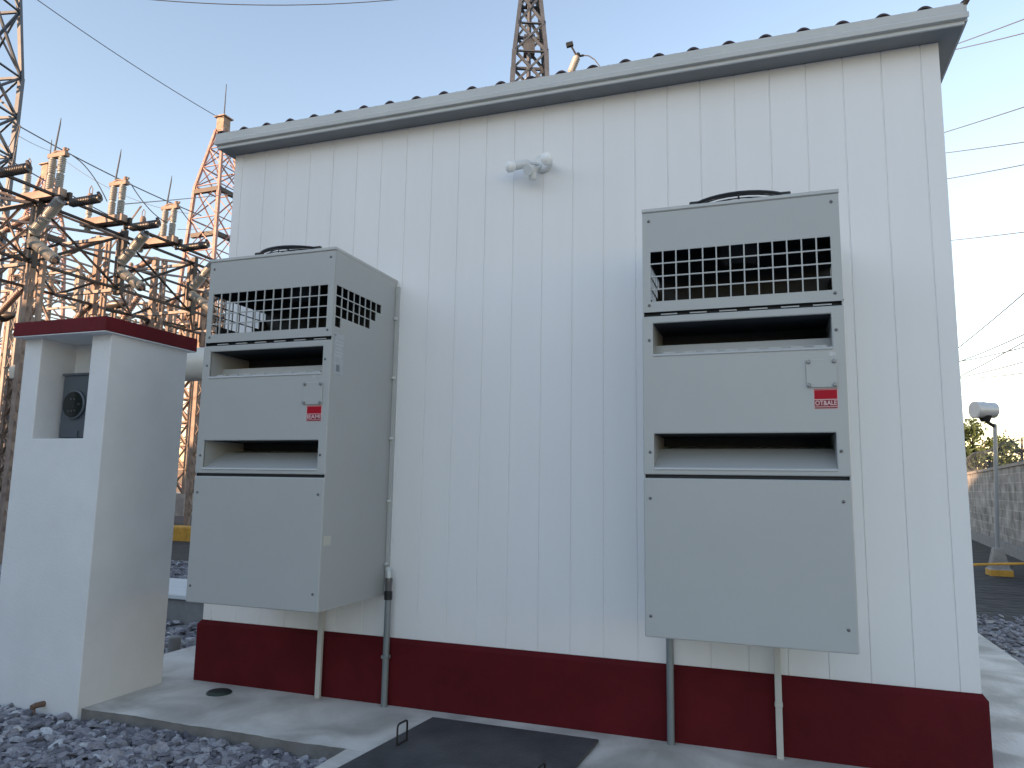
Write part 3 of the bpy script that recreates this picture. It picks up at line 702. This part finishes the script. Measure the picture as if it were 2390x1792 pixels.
for y in YS+[10.3]:
    MB().bar((XF+.03,y,ZL-.1),(XF+.03,y,ZU+.12),.10,.10).build('post', 'darksteel', gr, origin=go)
    p = MB(); p.bar((XF-.13,y+.06,ZL-.1),(XF-.13,y+.06,ZU+.1),.07,.12); p.build('post', 'steel', gr, origin=go)
for y in YB+[10.6]:
    p = MB(); p.bar((XB,y,ZL-.22),(XB,y,6.68),.12,.12); p.bar((XB+.22,y,ZL-.22),(XB+.22,y,6.6),.045,.045); p.bar((XB+.32,y,ZL-.3),(XB+.32,y,6.6),.05,.05)
    for z in np.arange(ZL,6.5,.4): p.bar((XB,y,z),(XB+.32,y,z+.2),.03,.02)
    p.build('post', 'steel', gr, origin=go)
for x, y in ((XF,.85),(XB,.85),(XF,YS[1]),(XB,YB[1]),(XF,12.2),(XB,12.2),(XF,10.3),(XB,10.6)):
    l = MB(); l.angle((x,y,GZ),(x,y,ZL),.11,.016); l.angle((x+.3,y,GZ),(x+.3,y,ZL),.07,.012)
    for z in np.arange(.4,ZL-.4,.5): l.bar((x,y,z),(x+.3,y,z+.5),.035,.012); l.bar((x+.3,y,z),(x,y,z+.5),.035,.012)
    l.build('column', 'steel', gr, origin=go)

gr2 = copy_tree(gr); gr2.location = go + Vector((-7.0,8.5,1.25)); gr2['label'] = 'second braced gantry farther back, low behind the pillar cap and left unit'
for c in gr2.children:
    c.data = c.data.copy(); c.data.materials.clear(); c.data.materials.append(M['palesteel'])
for c in list(gr2.children):
    if c.name.startswith('column'):
        ex = MB(); bb = c.bound_box; ex.box((bb[0][0]+.03,bb[0][1]+.0,bb[0][2]-1.4),(bb[0][0]+.14,bb[0][1]+.12,bb[0][2]-.0)); ex.build('column_base', 'oldconc', gr2)
SW_LAB = ['disconnect switch at the left frame edge, its upper parts cut off',
          'nearest fully visible disconnect switch, twin grey insulators under a lightning rod',
          'middle disconnect switch with inclined grey insulators over the meter pillar',
          'farthest disconnect switch of the row, next to the building edge']
YW = [3.32,4.62,5.92,7.22]
def make_switch():
    r = thing('disconnect_switch', SW_LAB[1], 'switch', (XF,YW[1],ZU+.03), 'disconnect switches on the gantry'); o = r.location
    y = YW[1]; zb = ZU+.05
    MB().box((XF-.48,y-.07,zb),(XF+.60,y+.07,zb+.14)).build('base_beam', 'steel', r, origin=o, bevel=.008)
    MB().box((XF-.45,y+.075,zb-.02),(XF+.66,y+.13,zb+.10)).build('base_channel', 'darksteel', r, origin=o)
    for dx in (.24,.47): insulator((XF+dx,y,zb+.14),(XF+dx+.02,y,zb+.14+.60),.066,'ins',r,2,8)
    zt = zb+.74
    MB().box((XF+.17,y-.05,zt),(XF+.60,y+.05,zt+.08)).build('top_bar', 'steel', r, origin=o, bevel=.01)
    ct = MB(); ct.tube([(XF+.22,y,zt+.10),(XF+.36,y-.02,zt+.12),(XF+.5,y,zt+.10),(XF+.62,y,zt+.13)], .018, 8); ct.lathe((XF+.54,y,zt+.06),(XF+.54,y,zt+.16),[(0,.05),(1,.04)],10)
    ct.build('contact_arm', 'steel', r, origin=o, smooth=True)
    MB().tube([(XF+.27,y,zt+.08),(XF+.34,y,zt+.62),(XF+.35,y,zt+.76)], [.017,.013,.005], 8).build('arcing_horn', 'galv', r, origin=o, smooth=True)
    insulator((XF-.40,y+.05,zb-.10),(XF-.40,y+.05,zb+.56),.062,'ins',r,2,7)
    rc = MB(); rc.lathe((XF-.40,y+.05,zb+.56),(XF-.40,y+.05,zb+.70),[(0,.05),(.2,.065),(.7,.06),(1,.035)],10)
    rc.tube([(XF-.44,y+.05,zb+.68),(XF-.44,y+.05,zb+.80),(XF-.40,y+.05,zb+.86),(XF-.36,y+.05,zb+.80),(XF-.36,y+.05,zb+.68)], .009, 6)
    rc.build('rear_terminal', 'steel', r, origin=o, smooth=True)
    insulator((XF+.66,y+.10,ZU-.05),(XF+1.36,y+.10,ZU-.04),.080,'insd',r,1,16)  # dark colour carries the shade of the insulator underside
    MB().tube([(XF+.5,y+.10,zb),(XF+.52,y+.10,ZU-.05),(XF+.67,y+.10,ZU-.05)], .03, 8).build('insulator_pin', 'darksteel', r, origin=o)
    MB().tube([(XF+1.35,y+.10,ZU-.04),(XF+1.36,y+.10,ZU+.0),(XF+1.30,y+.10,ZU+.07)],.03,8).build('end_terminal', 'darksteel', r, origin=o)
    return r
sw = make_switch(); sws = [sw]
for i in (0,2,3):
    c = copy_tree(sw); c.location.y = YW[i]; c['label'] = SW_LAB[i]; sws.append(c)
VL = ['sideways V of grey insulators at the left frame edge','nearest complete sideways V of grey insulators above the pillar','middle sideways V of grey insulators right of the cap peak','farthest sideways V of insulators, half hidden by the left unit']
def make_vee():
    y = YS[1]; zv = 5.50
    r = thing('insulator_pair', VL[1], 'insulator', (XF+.08,y,zv), 'sideways insulator pairs on the gantry posts'); o = r.location
    insulator((XF+.12,y-.12,zv+.10),(XF+.72,y-.12,zv+.66),.098,'ins',r,2,13)
    insulator((XF+.10,y-.12,zv-.03),(XF+.74,y-.12,zv-.44),.098,'ins',r,2,13)
    br = MB(); br.bar((XF+.06,y-.11,zv+.24),(XF+.06,y-.11,zv-.17),.09,.10); br.build('bracket', 'darksteel', r, origin=o)
    MB().lathe((XF+.735,y-.12,zv-.437),(XF+.80,y-.12,zv-.48),[(0,.075),(1,.03)],8).build('end_cap', 'darksteel', r, origin=o)
    MB().lathe((XF+.715,y-.12,zv+.655),(XF+.76,y-.12,zv+.70),[(0,.06),(1,.03)],8).build('end_cap', 'darksteel', r, origin=o)
    return r
vee = make_vee()
for i in (0,2,3):
    c = copy_tree(vee); c.location.y = YS[i]; c['label'] = VL[i]
# brown string insulators reaching left from the back posts, and pink ones low down
BR_LAB = ['brown ribbed insulator pointing left off the back gantry post at the left frame edge','brown ribbed insulator reaching left between the two nearest switches','brown ribbed insulator stub behind the middle switch post','brown ribbed insulator behind the farthest switch']
for i, y in enumerate(YB[1:]):
    r = thing('string_insulator', BR_LAB[i], 'insulator', (XB,y,6.6), 'brown insulators on the back posts')
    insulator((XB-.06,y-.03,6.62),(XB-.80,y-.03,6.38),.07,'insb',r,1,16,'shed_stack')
    MB().lathe((XB-.79,y-.03,6.385),(XB-.93,y-.03,6.34),[(0,.06),(.4,.075),(1,.05)],10).build('end_cap', 'ins', r, origin=r.location, smooth=True)
PK_LAB = ['pink lit insulator sloping down left from the gantry foot, at the left frame edge','pink lit insulator sloping down just above the red pillar cap','pale lit insulator sloping down behind the right end of the pillar cap','pale lit insulator sloping down low between gantry and building']
for i, y in enumerate(YB[1:]):
    r = thing('string_insulator', PK_LAB[i], 'insulator', (XB,y,5.0), 'lower sloping insulators')
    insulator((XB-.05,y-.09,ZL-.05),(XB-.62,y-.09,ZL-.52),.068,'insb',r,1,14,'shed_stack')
    MB().bar((XB,y-.09,ZL-.02),(XB-.08,y-.09,ZL-.08),.09,.08).build('end_cap', 'darksteel', r, origin=r.location)

# ---- second bank farther back: columns, a low gantry with railing, disc insulators
def column(px, py0, py1, D, wd, label, group, nlev, mk='steel', rz=0):
    a = at(px, py0, D); b = at(px, py1, D)
    return lattice('lattice_column', label, 'column', (a.x,a.y,max(a.z,GZ)), b.z-max(a.z,GZ), wd, wd*.9, nlev, mk, rz, group, .07, .05)
column(428,1152,650,21,.62,'narrow laced column seen in the gap between pillar and left unit','lattice columns of the yard',9)
column(330,1150,700,23,.6,'laced column rising behind the right end of the pillar cap','lattice columns of the yard',8,rz=.3)
column(22,1155,880,15,.36,'laced column below the post insulator left of the pillar','lattice columns of the yard',6)
column(478,1150,600,24,.55,'laced column right behind the left edge of the building','lattice columns of the yard',9,rz=.2)
column(180,1150,640,26,.5,'thin pale laced column behind the middle of the gantry','lattice columns of the yard',9,rz=.2)
column(-2,1150,560,24,.5,'pale laced column at the left frame edge behind the gantry','lattice columns of the yard',9,rz=.1)
lg = thing('rail_platform', 'low railed steel platform behind the right part of the pillar cap', 'platform', at(330,740,19)); lo = lg.location
A, B = at(190,712,18.2), at(560,800,22)
dirr = (B-A); dirr.z = 0
zA = A.z
for k, dz in enumerate((0,-.32,-.75)):
    MB().angle(Vector((A.x,A.y,zA+dz)), Vector((B.x,B.y,zA+dz)), .06 if k < 2 else .1, .012).build('rail', 'darksteel', lg, origin=lo)
nrm = Vector((dirr.y,-dirr.x,0)).normalized()*-.9
MB().angle(Vector((A.x,A.y,zA-.75))+nrm, Vector((B.x,B.y,zA-.75))+nrm, .1, .012).build('rail', 'darksteel', lg, origin=lo)
for i in range(7):
    t = i/6; p = A+dirr*t
    MB().bar((p.x,p.y,zA-.78),(p.x,p.y,zA+.02),.05,.05).build('stanchion', 'darksteel', lg, origin=lo)
    f = MB(); q0 = Vector((p.x,p.y,zA-.76)); f.angle(q0, q0+nrm, .06,.01)
    if i < 6: q1 = A+dirr*((i+1)/6); f.angle(q0, Vector((q1.x,q1.y,zA-.76))+nrm, .04,.01)
    f.build('cross_member', 'steel', lg, origin=lo)
for t in (.02,.5,.98):
    p = A+dirr*t; l = MB(); l.angle((p.x,p.y,GZ),(p.x,p.y,zA-.75),.09,.014); q_ = p+nrm; l.angle((q_.x,q_.y,GZ),(q_.x,q_.y,zA-.75),.09,.014)
    for z in np.arange(.3,zA-1.3,.8): l.bar((p.x,p.y,z),(q_.x,q_.y,z+.8),.04,.012)
    l.build('column', 'steel', lg, origin=lo)
DL = ['dark flat disc insulator lying on its side above the pillar cap corner','dark flat disc insulator over the right slope of the pillar cap','dark disc insulator close to the left unit above the rails','dark disc insulator at the left frame edge beside the pillar']
for i,(px,py,D) in enumerate(((275,709,19),(360,735,20),(440,757,21),(6,738,16))):
    p = at(px,py,D); r = thing('disc_insulator', DL[i], 'insulator', p, 'disc insulators in the yard')
    MB().lathe((-.34,0,-.02),(.30,.05,.02),[(0,.04),(.05,.10),(.25,.13),(.6,.12),(.9,.07),(1,.03)],14).build('disc', 'insd', r, smooth=True)
    MB().tube([(-.05,0,-.1),(-.05,0,-(p.z-zA+.75) if p.z > zA-.7 else -.5)], .035, 8).build('stem', 'steel', r)
PL = ['small orange lit post insulator leaning right above the pillar cap','orange lit post insulator beside the railing','short lit post insulator behind the railing at its right end','pale leaning post insulator just left of the building edge','lit leaning post insulator in the tangle beside the building']
for i,(x0,y0,x1,y1,D,rr) in enumerate(((287,745,325,690,22,.10),(395,715,420,685,22,.075),(410,765,452,720,22,.10),(455,690,487,632,19,.10),(480,730,442,697,20,.09))):
    a, b = at(x0,y0,D), at(x1,y1,D); r = thing('post_insulator', PL[i], 'insulator', a, 'leaning post insulators')
    insulator(a, b, rr, 'insb', r, 1, 10, 'shed_stack'); MB().tube([a-(b-a)*.02+Vector((0,0,-.02)), Vector((a.x,a.y,zA-.8))], .05, 8).build('stem', 'steel', r, origin=a)
# vertical pipes
for i,(px,y1,lab) in enumerate(((85,560,'pinkish vertical pipe post left behind the gantry'),(43,690,'pinkish vertical pipe post nearest the left frame edge'),(272,600,'thin vertical pipe post behind the middle switch'))):
    D = 24+i; p = at(px,1000,D); q_ = at(px-3,y1,D)
    r = thing('pipe_post', lab, 'post', (p.x,p.y,GZ), 'pipe posts'); MB().tube([(0,0,0),(0,0,q_.z-GZ)], .075, 12).build('tube', 'steel', r, smooth=True)
    MB().lathe((0,0,q_.z-GZ-.03),(0,0,q_.z-GZ+.05),[(0,.09),(1,.06)],12).build('cap', 'steel', r, smooth=True)
# post insulator with round head, on the column left of the pillar
a, b = at(36,968,15), at(40,886,15)
r = thing('current_transformer', 'cream headed transformer on a dark insulator left of the white pillar', 'transformer', a)
insulator(a, b, .075, 'insd', r, 1, 14)
up = (b-a).normalized()
MB().lathe(b, b+up*.30, [(0,.07),(.1,.14),(.75,.15),(1,.10)],16).build('head', 'tank', r, origin=a, smooth=True)
MB().lathe(a-up*.10, a, [(0,.13),(.8,.13),(1,.08)],14).build('foot', 'galv', r, origin=a, smooth=True)
MB().tube([b+up*.2+Vector((-.4,0,.06)), b+up*.3, b+up*.22+Vector((.5,0,.02))], .015, 8).build('terminal', 'wire', r, origin=a)
# cream oil tank between pillar and unit
tk = at(470,850,12); r = thing('oil_tank', 'cream horizontal oil tank showing between the pillar and the left unit', 'tank', tk)
ax = Vector((1,.12,0)).normalized()
MB().lathe(tk-ax*.62, tk+ax*.75, [(0,.05),(.01,.20),(.05,.275),(.95,.275),(.99,.2),(1,.05)],28).build('drum', 'tank', r, origin=tk, smooth=True)
for s_ in (-.50,.62):
    p = tk+ax*s_; MB().box((p.x-.04,p.y-.2,GZ),(p.x+.04,p.y-.12,p.z-.15)).box((p.x-.04,p.y+.12,GZ),(p.x+.04,p.y+.2,p.z-.15)).build('stand', 'steel', r, origin=tk)
# kerbs
k1 = at(425,1235,17.5)
tag(MB().box((k1.x-1.2,k1.y-.2,-.3),(k1.x+3.5,k1.y+.3,.26)).build('yellow_kerb', 'yellow', None, bevel=.03), 'yellow painted concrete kerb seen in the gap below the laced column', 'kerb', 'yellow kerbs')
k2 = at(5,1165,22)
tag(MB().box((k2.x-4,k2.y-.3,-.3),(k2.x+.9,k2.y+.3,k2.z+.1)).build('yellow_kerb', 'yellow', None, bevel=.03), 'yellow painted kerb at the left frame edge beside the pillar', 'kerb', 'yellow kerbs')
# dark block wall far back
bwz = 2.45
tag(MB().box((-75,38,-.2),(3,38.3,bwz)).build('perimeter_wall', 'darksteel', None), 'dark perimeter wall at the far back of the yard', 'wall')

# ---- conductors
def wire(a, b, sag, r, label, name='overhead_wire', group=None, n=14):
    a, b = Vector(a), Vector(b); pts = [a.lerp(b, i/n)-Vector((0,0,sag*4*(i/n)*(1-i/n))) for i in range(n+1)]
    o = MB().tube(pts, r, 6).build(name, 'wire', None, smooth=True); return tag(o, label, 'wire', group)
wire(at(60,-20,30), at(510,274,38), .15, .018, 'lone thin wire running up left from the tall mast top')
wire(at(300,-6,30), at(990,-8,34), .38, .018, 'slack wire crossing the very top of the sky')
wire(at(20,280,16), at(470,503,19), .10, .013, 'upper taut wire from the grey tower down past the lightning rods')
wire(at(0,360,15), at(470,605,19), .10, .012, 'lower taut wire behind the twin insulators')
wire(at(45,318,30), at(118,352,40), .05, .013, 'faint wire from the grey tower to the half hidden mast')
wire(at(130,358,40), at(440,498,40), .6, .013, 'faint sagging wire between the two sunlit masts')
wire(at(290,476,20), at(545,452,38), .02, .016, 'nearly level wire from a switch to the tall mast')
wire(at(415,535,24), at(468,533,38), .02, .012, 'short level wire near the tall mast')
for i,(x0,y0,x1,y1,sg,lab) in enumerate(((168,362,250,470,-.12,'curved dropper from the nearest lightning rod bar to the dark insulator'),(305,428,390,520,.10,'curved dropper from the middle switch bar'),(418,482,452,525,.03,'curved dropper from the farthest switch bar'),(45,290,18,345,.06,'left of two droppers beside the grey tower'),(48,292,10,470,.02,'long straight dropper beside the grey tower'),(0,545,120,560,-.1,'looped jumper at the left frame edge behind the posts'))):
    wire(at(x0,y0,13.5+i*.3), at(x1,y1,14+i*.3), sg, .009, lab, 'dropper_wire', None, 10)
for i,(x0,y0,x1,y1,D) in enumerate(((0,448,300,562,13.2),(0,535,90,440,13),(0,585,90,515,13),(0,640,120,530,13.4),(0,700,200,560,20),(0,470,120,760,13.8),(60,520,140,700,20),(200,660,330,480,20),(300,660,420,470,21))):
    a, b = at(x0,y0,D), at(x1,y1,D+.6)
    o = MB().angle(a, b, .045, .01).build('brace_bar', 'steel', None, origin=a); tag(o, ['level dark brace bar along the gantry top at the left edge','upper pale brace bar rising from the left frame edge','second pale brace bar rising from the left frame edge','third pale brace bar rising to the nearest post','long thin brace bar rising from the left edge behind the posts','dark brace bar falling from the left edge to the pillar cap','thin brace bar falling behind the nearest back post','thin brace bar rising behind the middle switch','thin brace bar rising behind the farthest switch'][i], 'brace')
# wires right of the building
RW = [((2228,102),(2390,42),.05,'topmost wire right of the roof corner'),((2223,112),(2390,72),.1,'second wire right of the roof corner'),((2206,306),(2390,247),.05,'steep wire right of the wall, third from the top'),((2210,354),(2390,329),.05,'wire right of the wall, fourth from the top'),((2213,412),(2390,379),.1,'wire right of the wall, fifth from the top'),((2225,558),(2390,539),.05,'lone wire right of the wall at mid height'),
      ((2242,800),(2390,676),.15,'steepest sagging wire low on the right'),((2245,832),(2390,770),.2,'sagging wire low on the right below the steepest one'),((2247,868),(2390,790),.15,'sagging wire above the yard lamp, rising steeply'),((2247,833),(2390,800),.2,'flatter sagging wire above the yard lamp'),((2248,870),(2390,834),.2,'low slack wire just above the yard lamp'),((2248,872),(2390,858),.25,'lowest slack wire just above the yard lamp'),((2252,917),(2390,948),.05,'faint wire descending behind the yard lamp, the upper one'),((2252,925),(2390,957),.05,'faint wire descending behind the yard lamp, the lower one')]
for i,((x0,y0),(x1,y1),sg,lab) in enumerate(RW):
    D0, D1 = 30+i*.4, 24+i*.3
    a, b = at(x0,y0,D0), at(x1,y1,D1); d_ = b-a
    wire(a-d_*.9, b+d_*.7, sg, .02 if i < 12 else .013, lab)

# ================================================================== right side yard
yl = thing('yard_lamp', 'yard lamp with white cylinder head on a thin pole with a concrete foot', 'lamp', (7.50,11.1,GZ)); yo = yl.location
ft = MB(); r0 = [(-.18,-.18,-.02),(.18,-.18,-.02),(.18,.18,-.02),(-.18,.18,-.02)]; r1 = [(x*.98,y*.98,.11) for x,y,z in r0]; r2 = [(x*.82,y*.82,.13) for x,y,z in r0]; r3 = [(x*.42,y*.42,.48) for x,y,z in r0]
ft.add(r0+r1+r2+r3, [(i*4+j,i*4+(j+1)%4,(i+1)*4+(j+1)%4,(i+1)*4+j) for i in range(3) for j in range(4)]+[(12,13,14,15)], 0)
for k_ in range(4): ft.mi[k_] = 1
ft.build('footing', ['oldconc','yellow'], yl, bevel=.015)
hd = at(2298,957,12.7)-yo; pt = at(2322,990,12.7)-yo
MB().tube([(0,0,.45),(pt.x,pt.y,pt.z)],   .032, 12).build('pole', 'alu', yl, smooth=True)
axd = Vector((-.90,-.42,.0)).normalized()
MB().lathe(hd-axd*.19, hd+axd*.19, [(0,.10),(.05,.135),(.95,.145),(1,.148)],28).build('lamp_head', 'alu', yl, smooth=True)
MB().lathe(hd+axd*.185, hd+axd*.2, [(0,.14),(1,.13)],28).build('lens', 'lens', yl, smooth=True)
MB().tube([hd+Vector((0,0,-.14)), hd+Vector((.02,0,-.2)), pt+Vector((-.02,0,-.03)), pt], .03, 10).lathe(hd+Vector((0,0,-.10)), hd+Vector((0,0,-.2)), [(0,.11),(.3,.10),(1,.07)], 14).build('bracket', 'black', yl, smooth=True)
tag(MB().tube([at(2255,1318,10.5), at(2330,1316,10.5), at(2420,1315,10.4)], .018, 8).build('yellow_rope', 'yellow', None, smooth=True), 'thin yellow barrier line strung low in front of the yard lamp foot', 'barrier line')
for i,px in enumerate((2245,2440)):
    p = at(px,1318 if i == 0 else 1315,10.5); tag(MB().tube([(p.x,p.y,GZ),(p.x,p.y,p.z+.06)], .022, 8).build('stake', 'yellow', None), 'short yellow stake holding the barrier line'+(' behind the building corner' if i == 0 else ' outside the right frame edge'), 'stake')
# block wall and razor coil
wA, wB = at(2262,1102,23), at(2390,1076,15.5)
d_ = (wB-wA); d_.z = 0; du = d_.normalized(); a0 = wA-du*12; a1 = wB+du*6; nn_ = Vector((du.y,-du.x,0))
if nn_.x < 0: nn_ = -nn_
slope = (wB.z-wA.z)/d_.length
zat = lambda p: wA.z+slope*((p-wA).dot(du))
wallr = thing('block_wall', 'weathered concrete block perimeter wall behind the yard lamp', 'wall', ((a0.x+a1.x)/2,(a0.y+a1.y)/2,GZ)); wo = wallr.location
def slab_between(p, q, z0p, z0q, z1p, z1q, t, off=0):
    b = MB(); vs_ = []
    for P_, z0, z1 in ((p,z0p,z1p),(q,z0q,z1q)):
        for o_ in (off, off+t): vs_ += [(P_.x+nn_.x*o_,P_.y+nn_.y*o_,z0),(P_.x+nn_.x*o_,P_.y+nn_.y*o_,z1)]
    return b.add(vs_, [(0,1,5,4),(2,6,7,3),(1,3,7,5),(0,4,6,2),(0,2,3,1),(4,5,7,6)])
slab_between(a0,a1,-.3,-.3,zat(a0)-.07,zat(a1)-.07,.2).build('blockwork', 'block', wallr, origin=wo)
slab_between(a0,a1,zat(a0)-.0695,zat(a1)-.0695,zat(a0),zat(a1),.26,-.03).build('coping', 'oldconc', wallr, origin=wo)
slab_between(a0,a1,-.3,-.3,.16,.22,.3,-.06).build('footing', 'boxconc', wallr, origin=wo)
pts = []; Lw = (a1-a0).length; turns = int(Lw/.30)
for i in range(turns*10):
    t = i/(turns*10); c_ = a0.lerp(a1,t); an = 2*math.pi*i/10
    rr = .27+.03*math.sin(t*40)
    pts.append(Vector((c_.x,c_.y,zat(c_)+.27)) + nn_*(.1+math.cos(an)*rr) + Vector((0,0,math.sin(an)*rr)))
tag(MB().tube(pts, .0045, 4).build('razor_wire', 'galv', None), 'coil of razor wire along the top of the block wall', 'razor wire')

# ---- trees
def tree(label, base, h, cr, ch, nleaf, lsize, mk, seed, dens=1.0, group=None, name='tree'):
    r = np.random.default_rng(seed); root = thing(name, label, 'tree', base, group)
    tr = MB(); tops = []
    trunk = [Vector((0,0,0)), Vector((.05,.02,h*.3)), Vector((-.03,.05,h*.6)), Vector((.04,0,h*.9))]
    tr.tube(trunk, [h*.035,h*.028,h*.018,h*.006], 8)
    for i in range(13):
        t = r.uniform(.35,.85); p = trunk[0].lerp(trunk[3], t); an = r.uniform(0,6.28); L_ = cr*r.uniform(.55,1.0)
        q_ = p+Vector((math.cos(an)*L_, math.sin(an)*L_, r.uniform(.1,.6)*ch*.6)); mid = p.lerp(q_,.5)+Vector((0,0,.08*h))
        tr.tube([p,mid,q_], [h*.012,h*.008,h*.003], 6); tops += [q_, mid.lerp(q_,.6)]
    tops += [trunk[3]]
    tr.build('trunk', 'bark', root, smooth=True)
    V = []; F = []
    for i in range(nleaf):
        c_ = tops[int(r.integers(len(tops)))]; g_ = r.normal(0,1,3); g_ = g_/np.linalg.norm(g_)*(r.random()**.5)*cr*.36*dens
        p = np.array(c_)+g_*np.array([1,1,.75]); u = r.normal(0,1,3); u /= np.linalg.norm(u); v_ = np.cross(u, r.normal(0,1,3)); v_ /= np.linalg.norm(v_)
        s_ = lsize*r.uniform(.6,1.3); o = len(V)
        V += [tuple(p-u*s_*.5), tuple(p+v_*s_*.22), tuple(p+u*s_*.5), tuple(p-v_*s_*.22)]; F.append((o,o+1,o+2,o+3))
    b = MB(); b.v = V; b.f = F; b.mi = [0]*len(F); b.build('crown', mk, root, norm=False)
    return root
tp = at(2272,1040,30)
tree('dense green tree behind the block wall beside the building edge', (tp.x,tp.y,GZ), 4.6, 1.5, 2.2, 5200, .20, 'leaf', 2)
tp = at(2385,1050,32)
tree('sparse dry tree showing above the block wall at the right frame edge', (tp.x,tp.y,GZ), 4.3, 1.9, 1.6, 480, .17, 'leafdry', 4, 1.1)
tp = at(2330,1080,38)
tree('low green tree top just over the razor wire', (tp.x,tp.y,GZ), 2.4, 1.2, .9, 1200, .18, 'leaf', 8)
tp = at(2430,1080,30)
tree('green bush like tree behind the wall at the right frame edge', (tp.x,tp.y,GZ), 2.3, 1.2, .8, 1200, .18, 'leaf', 9)
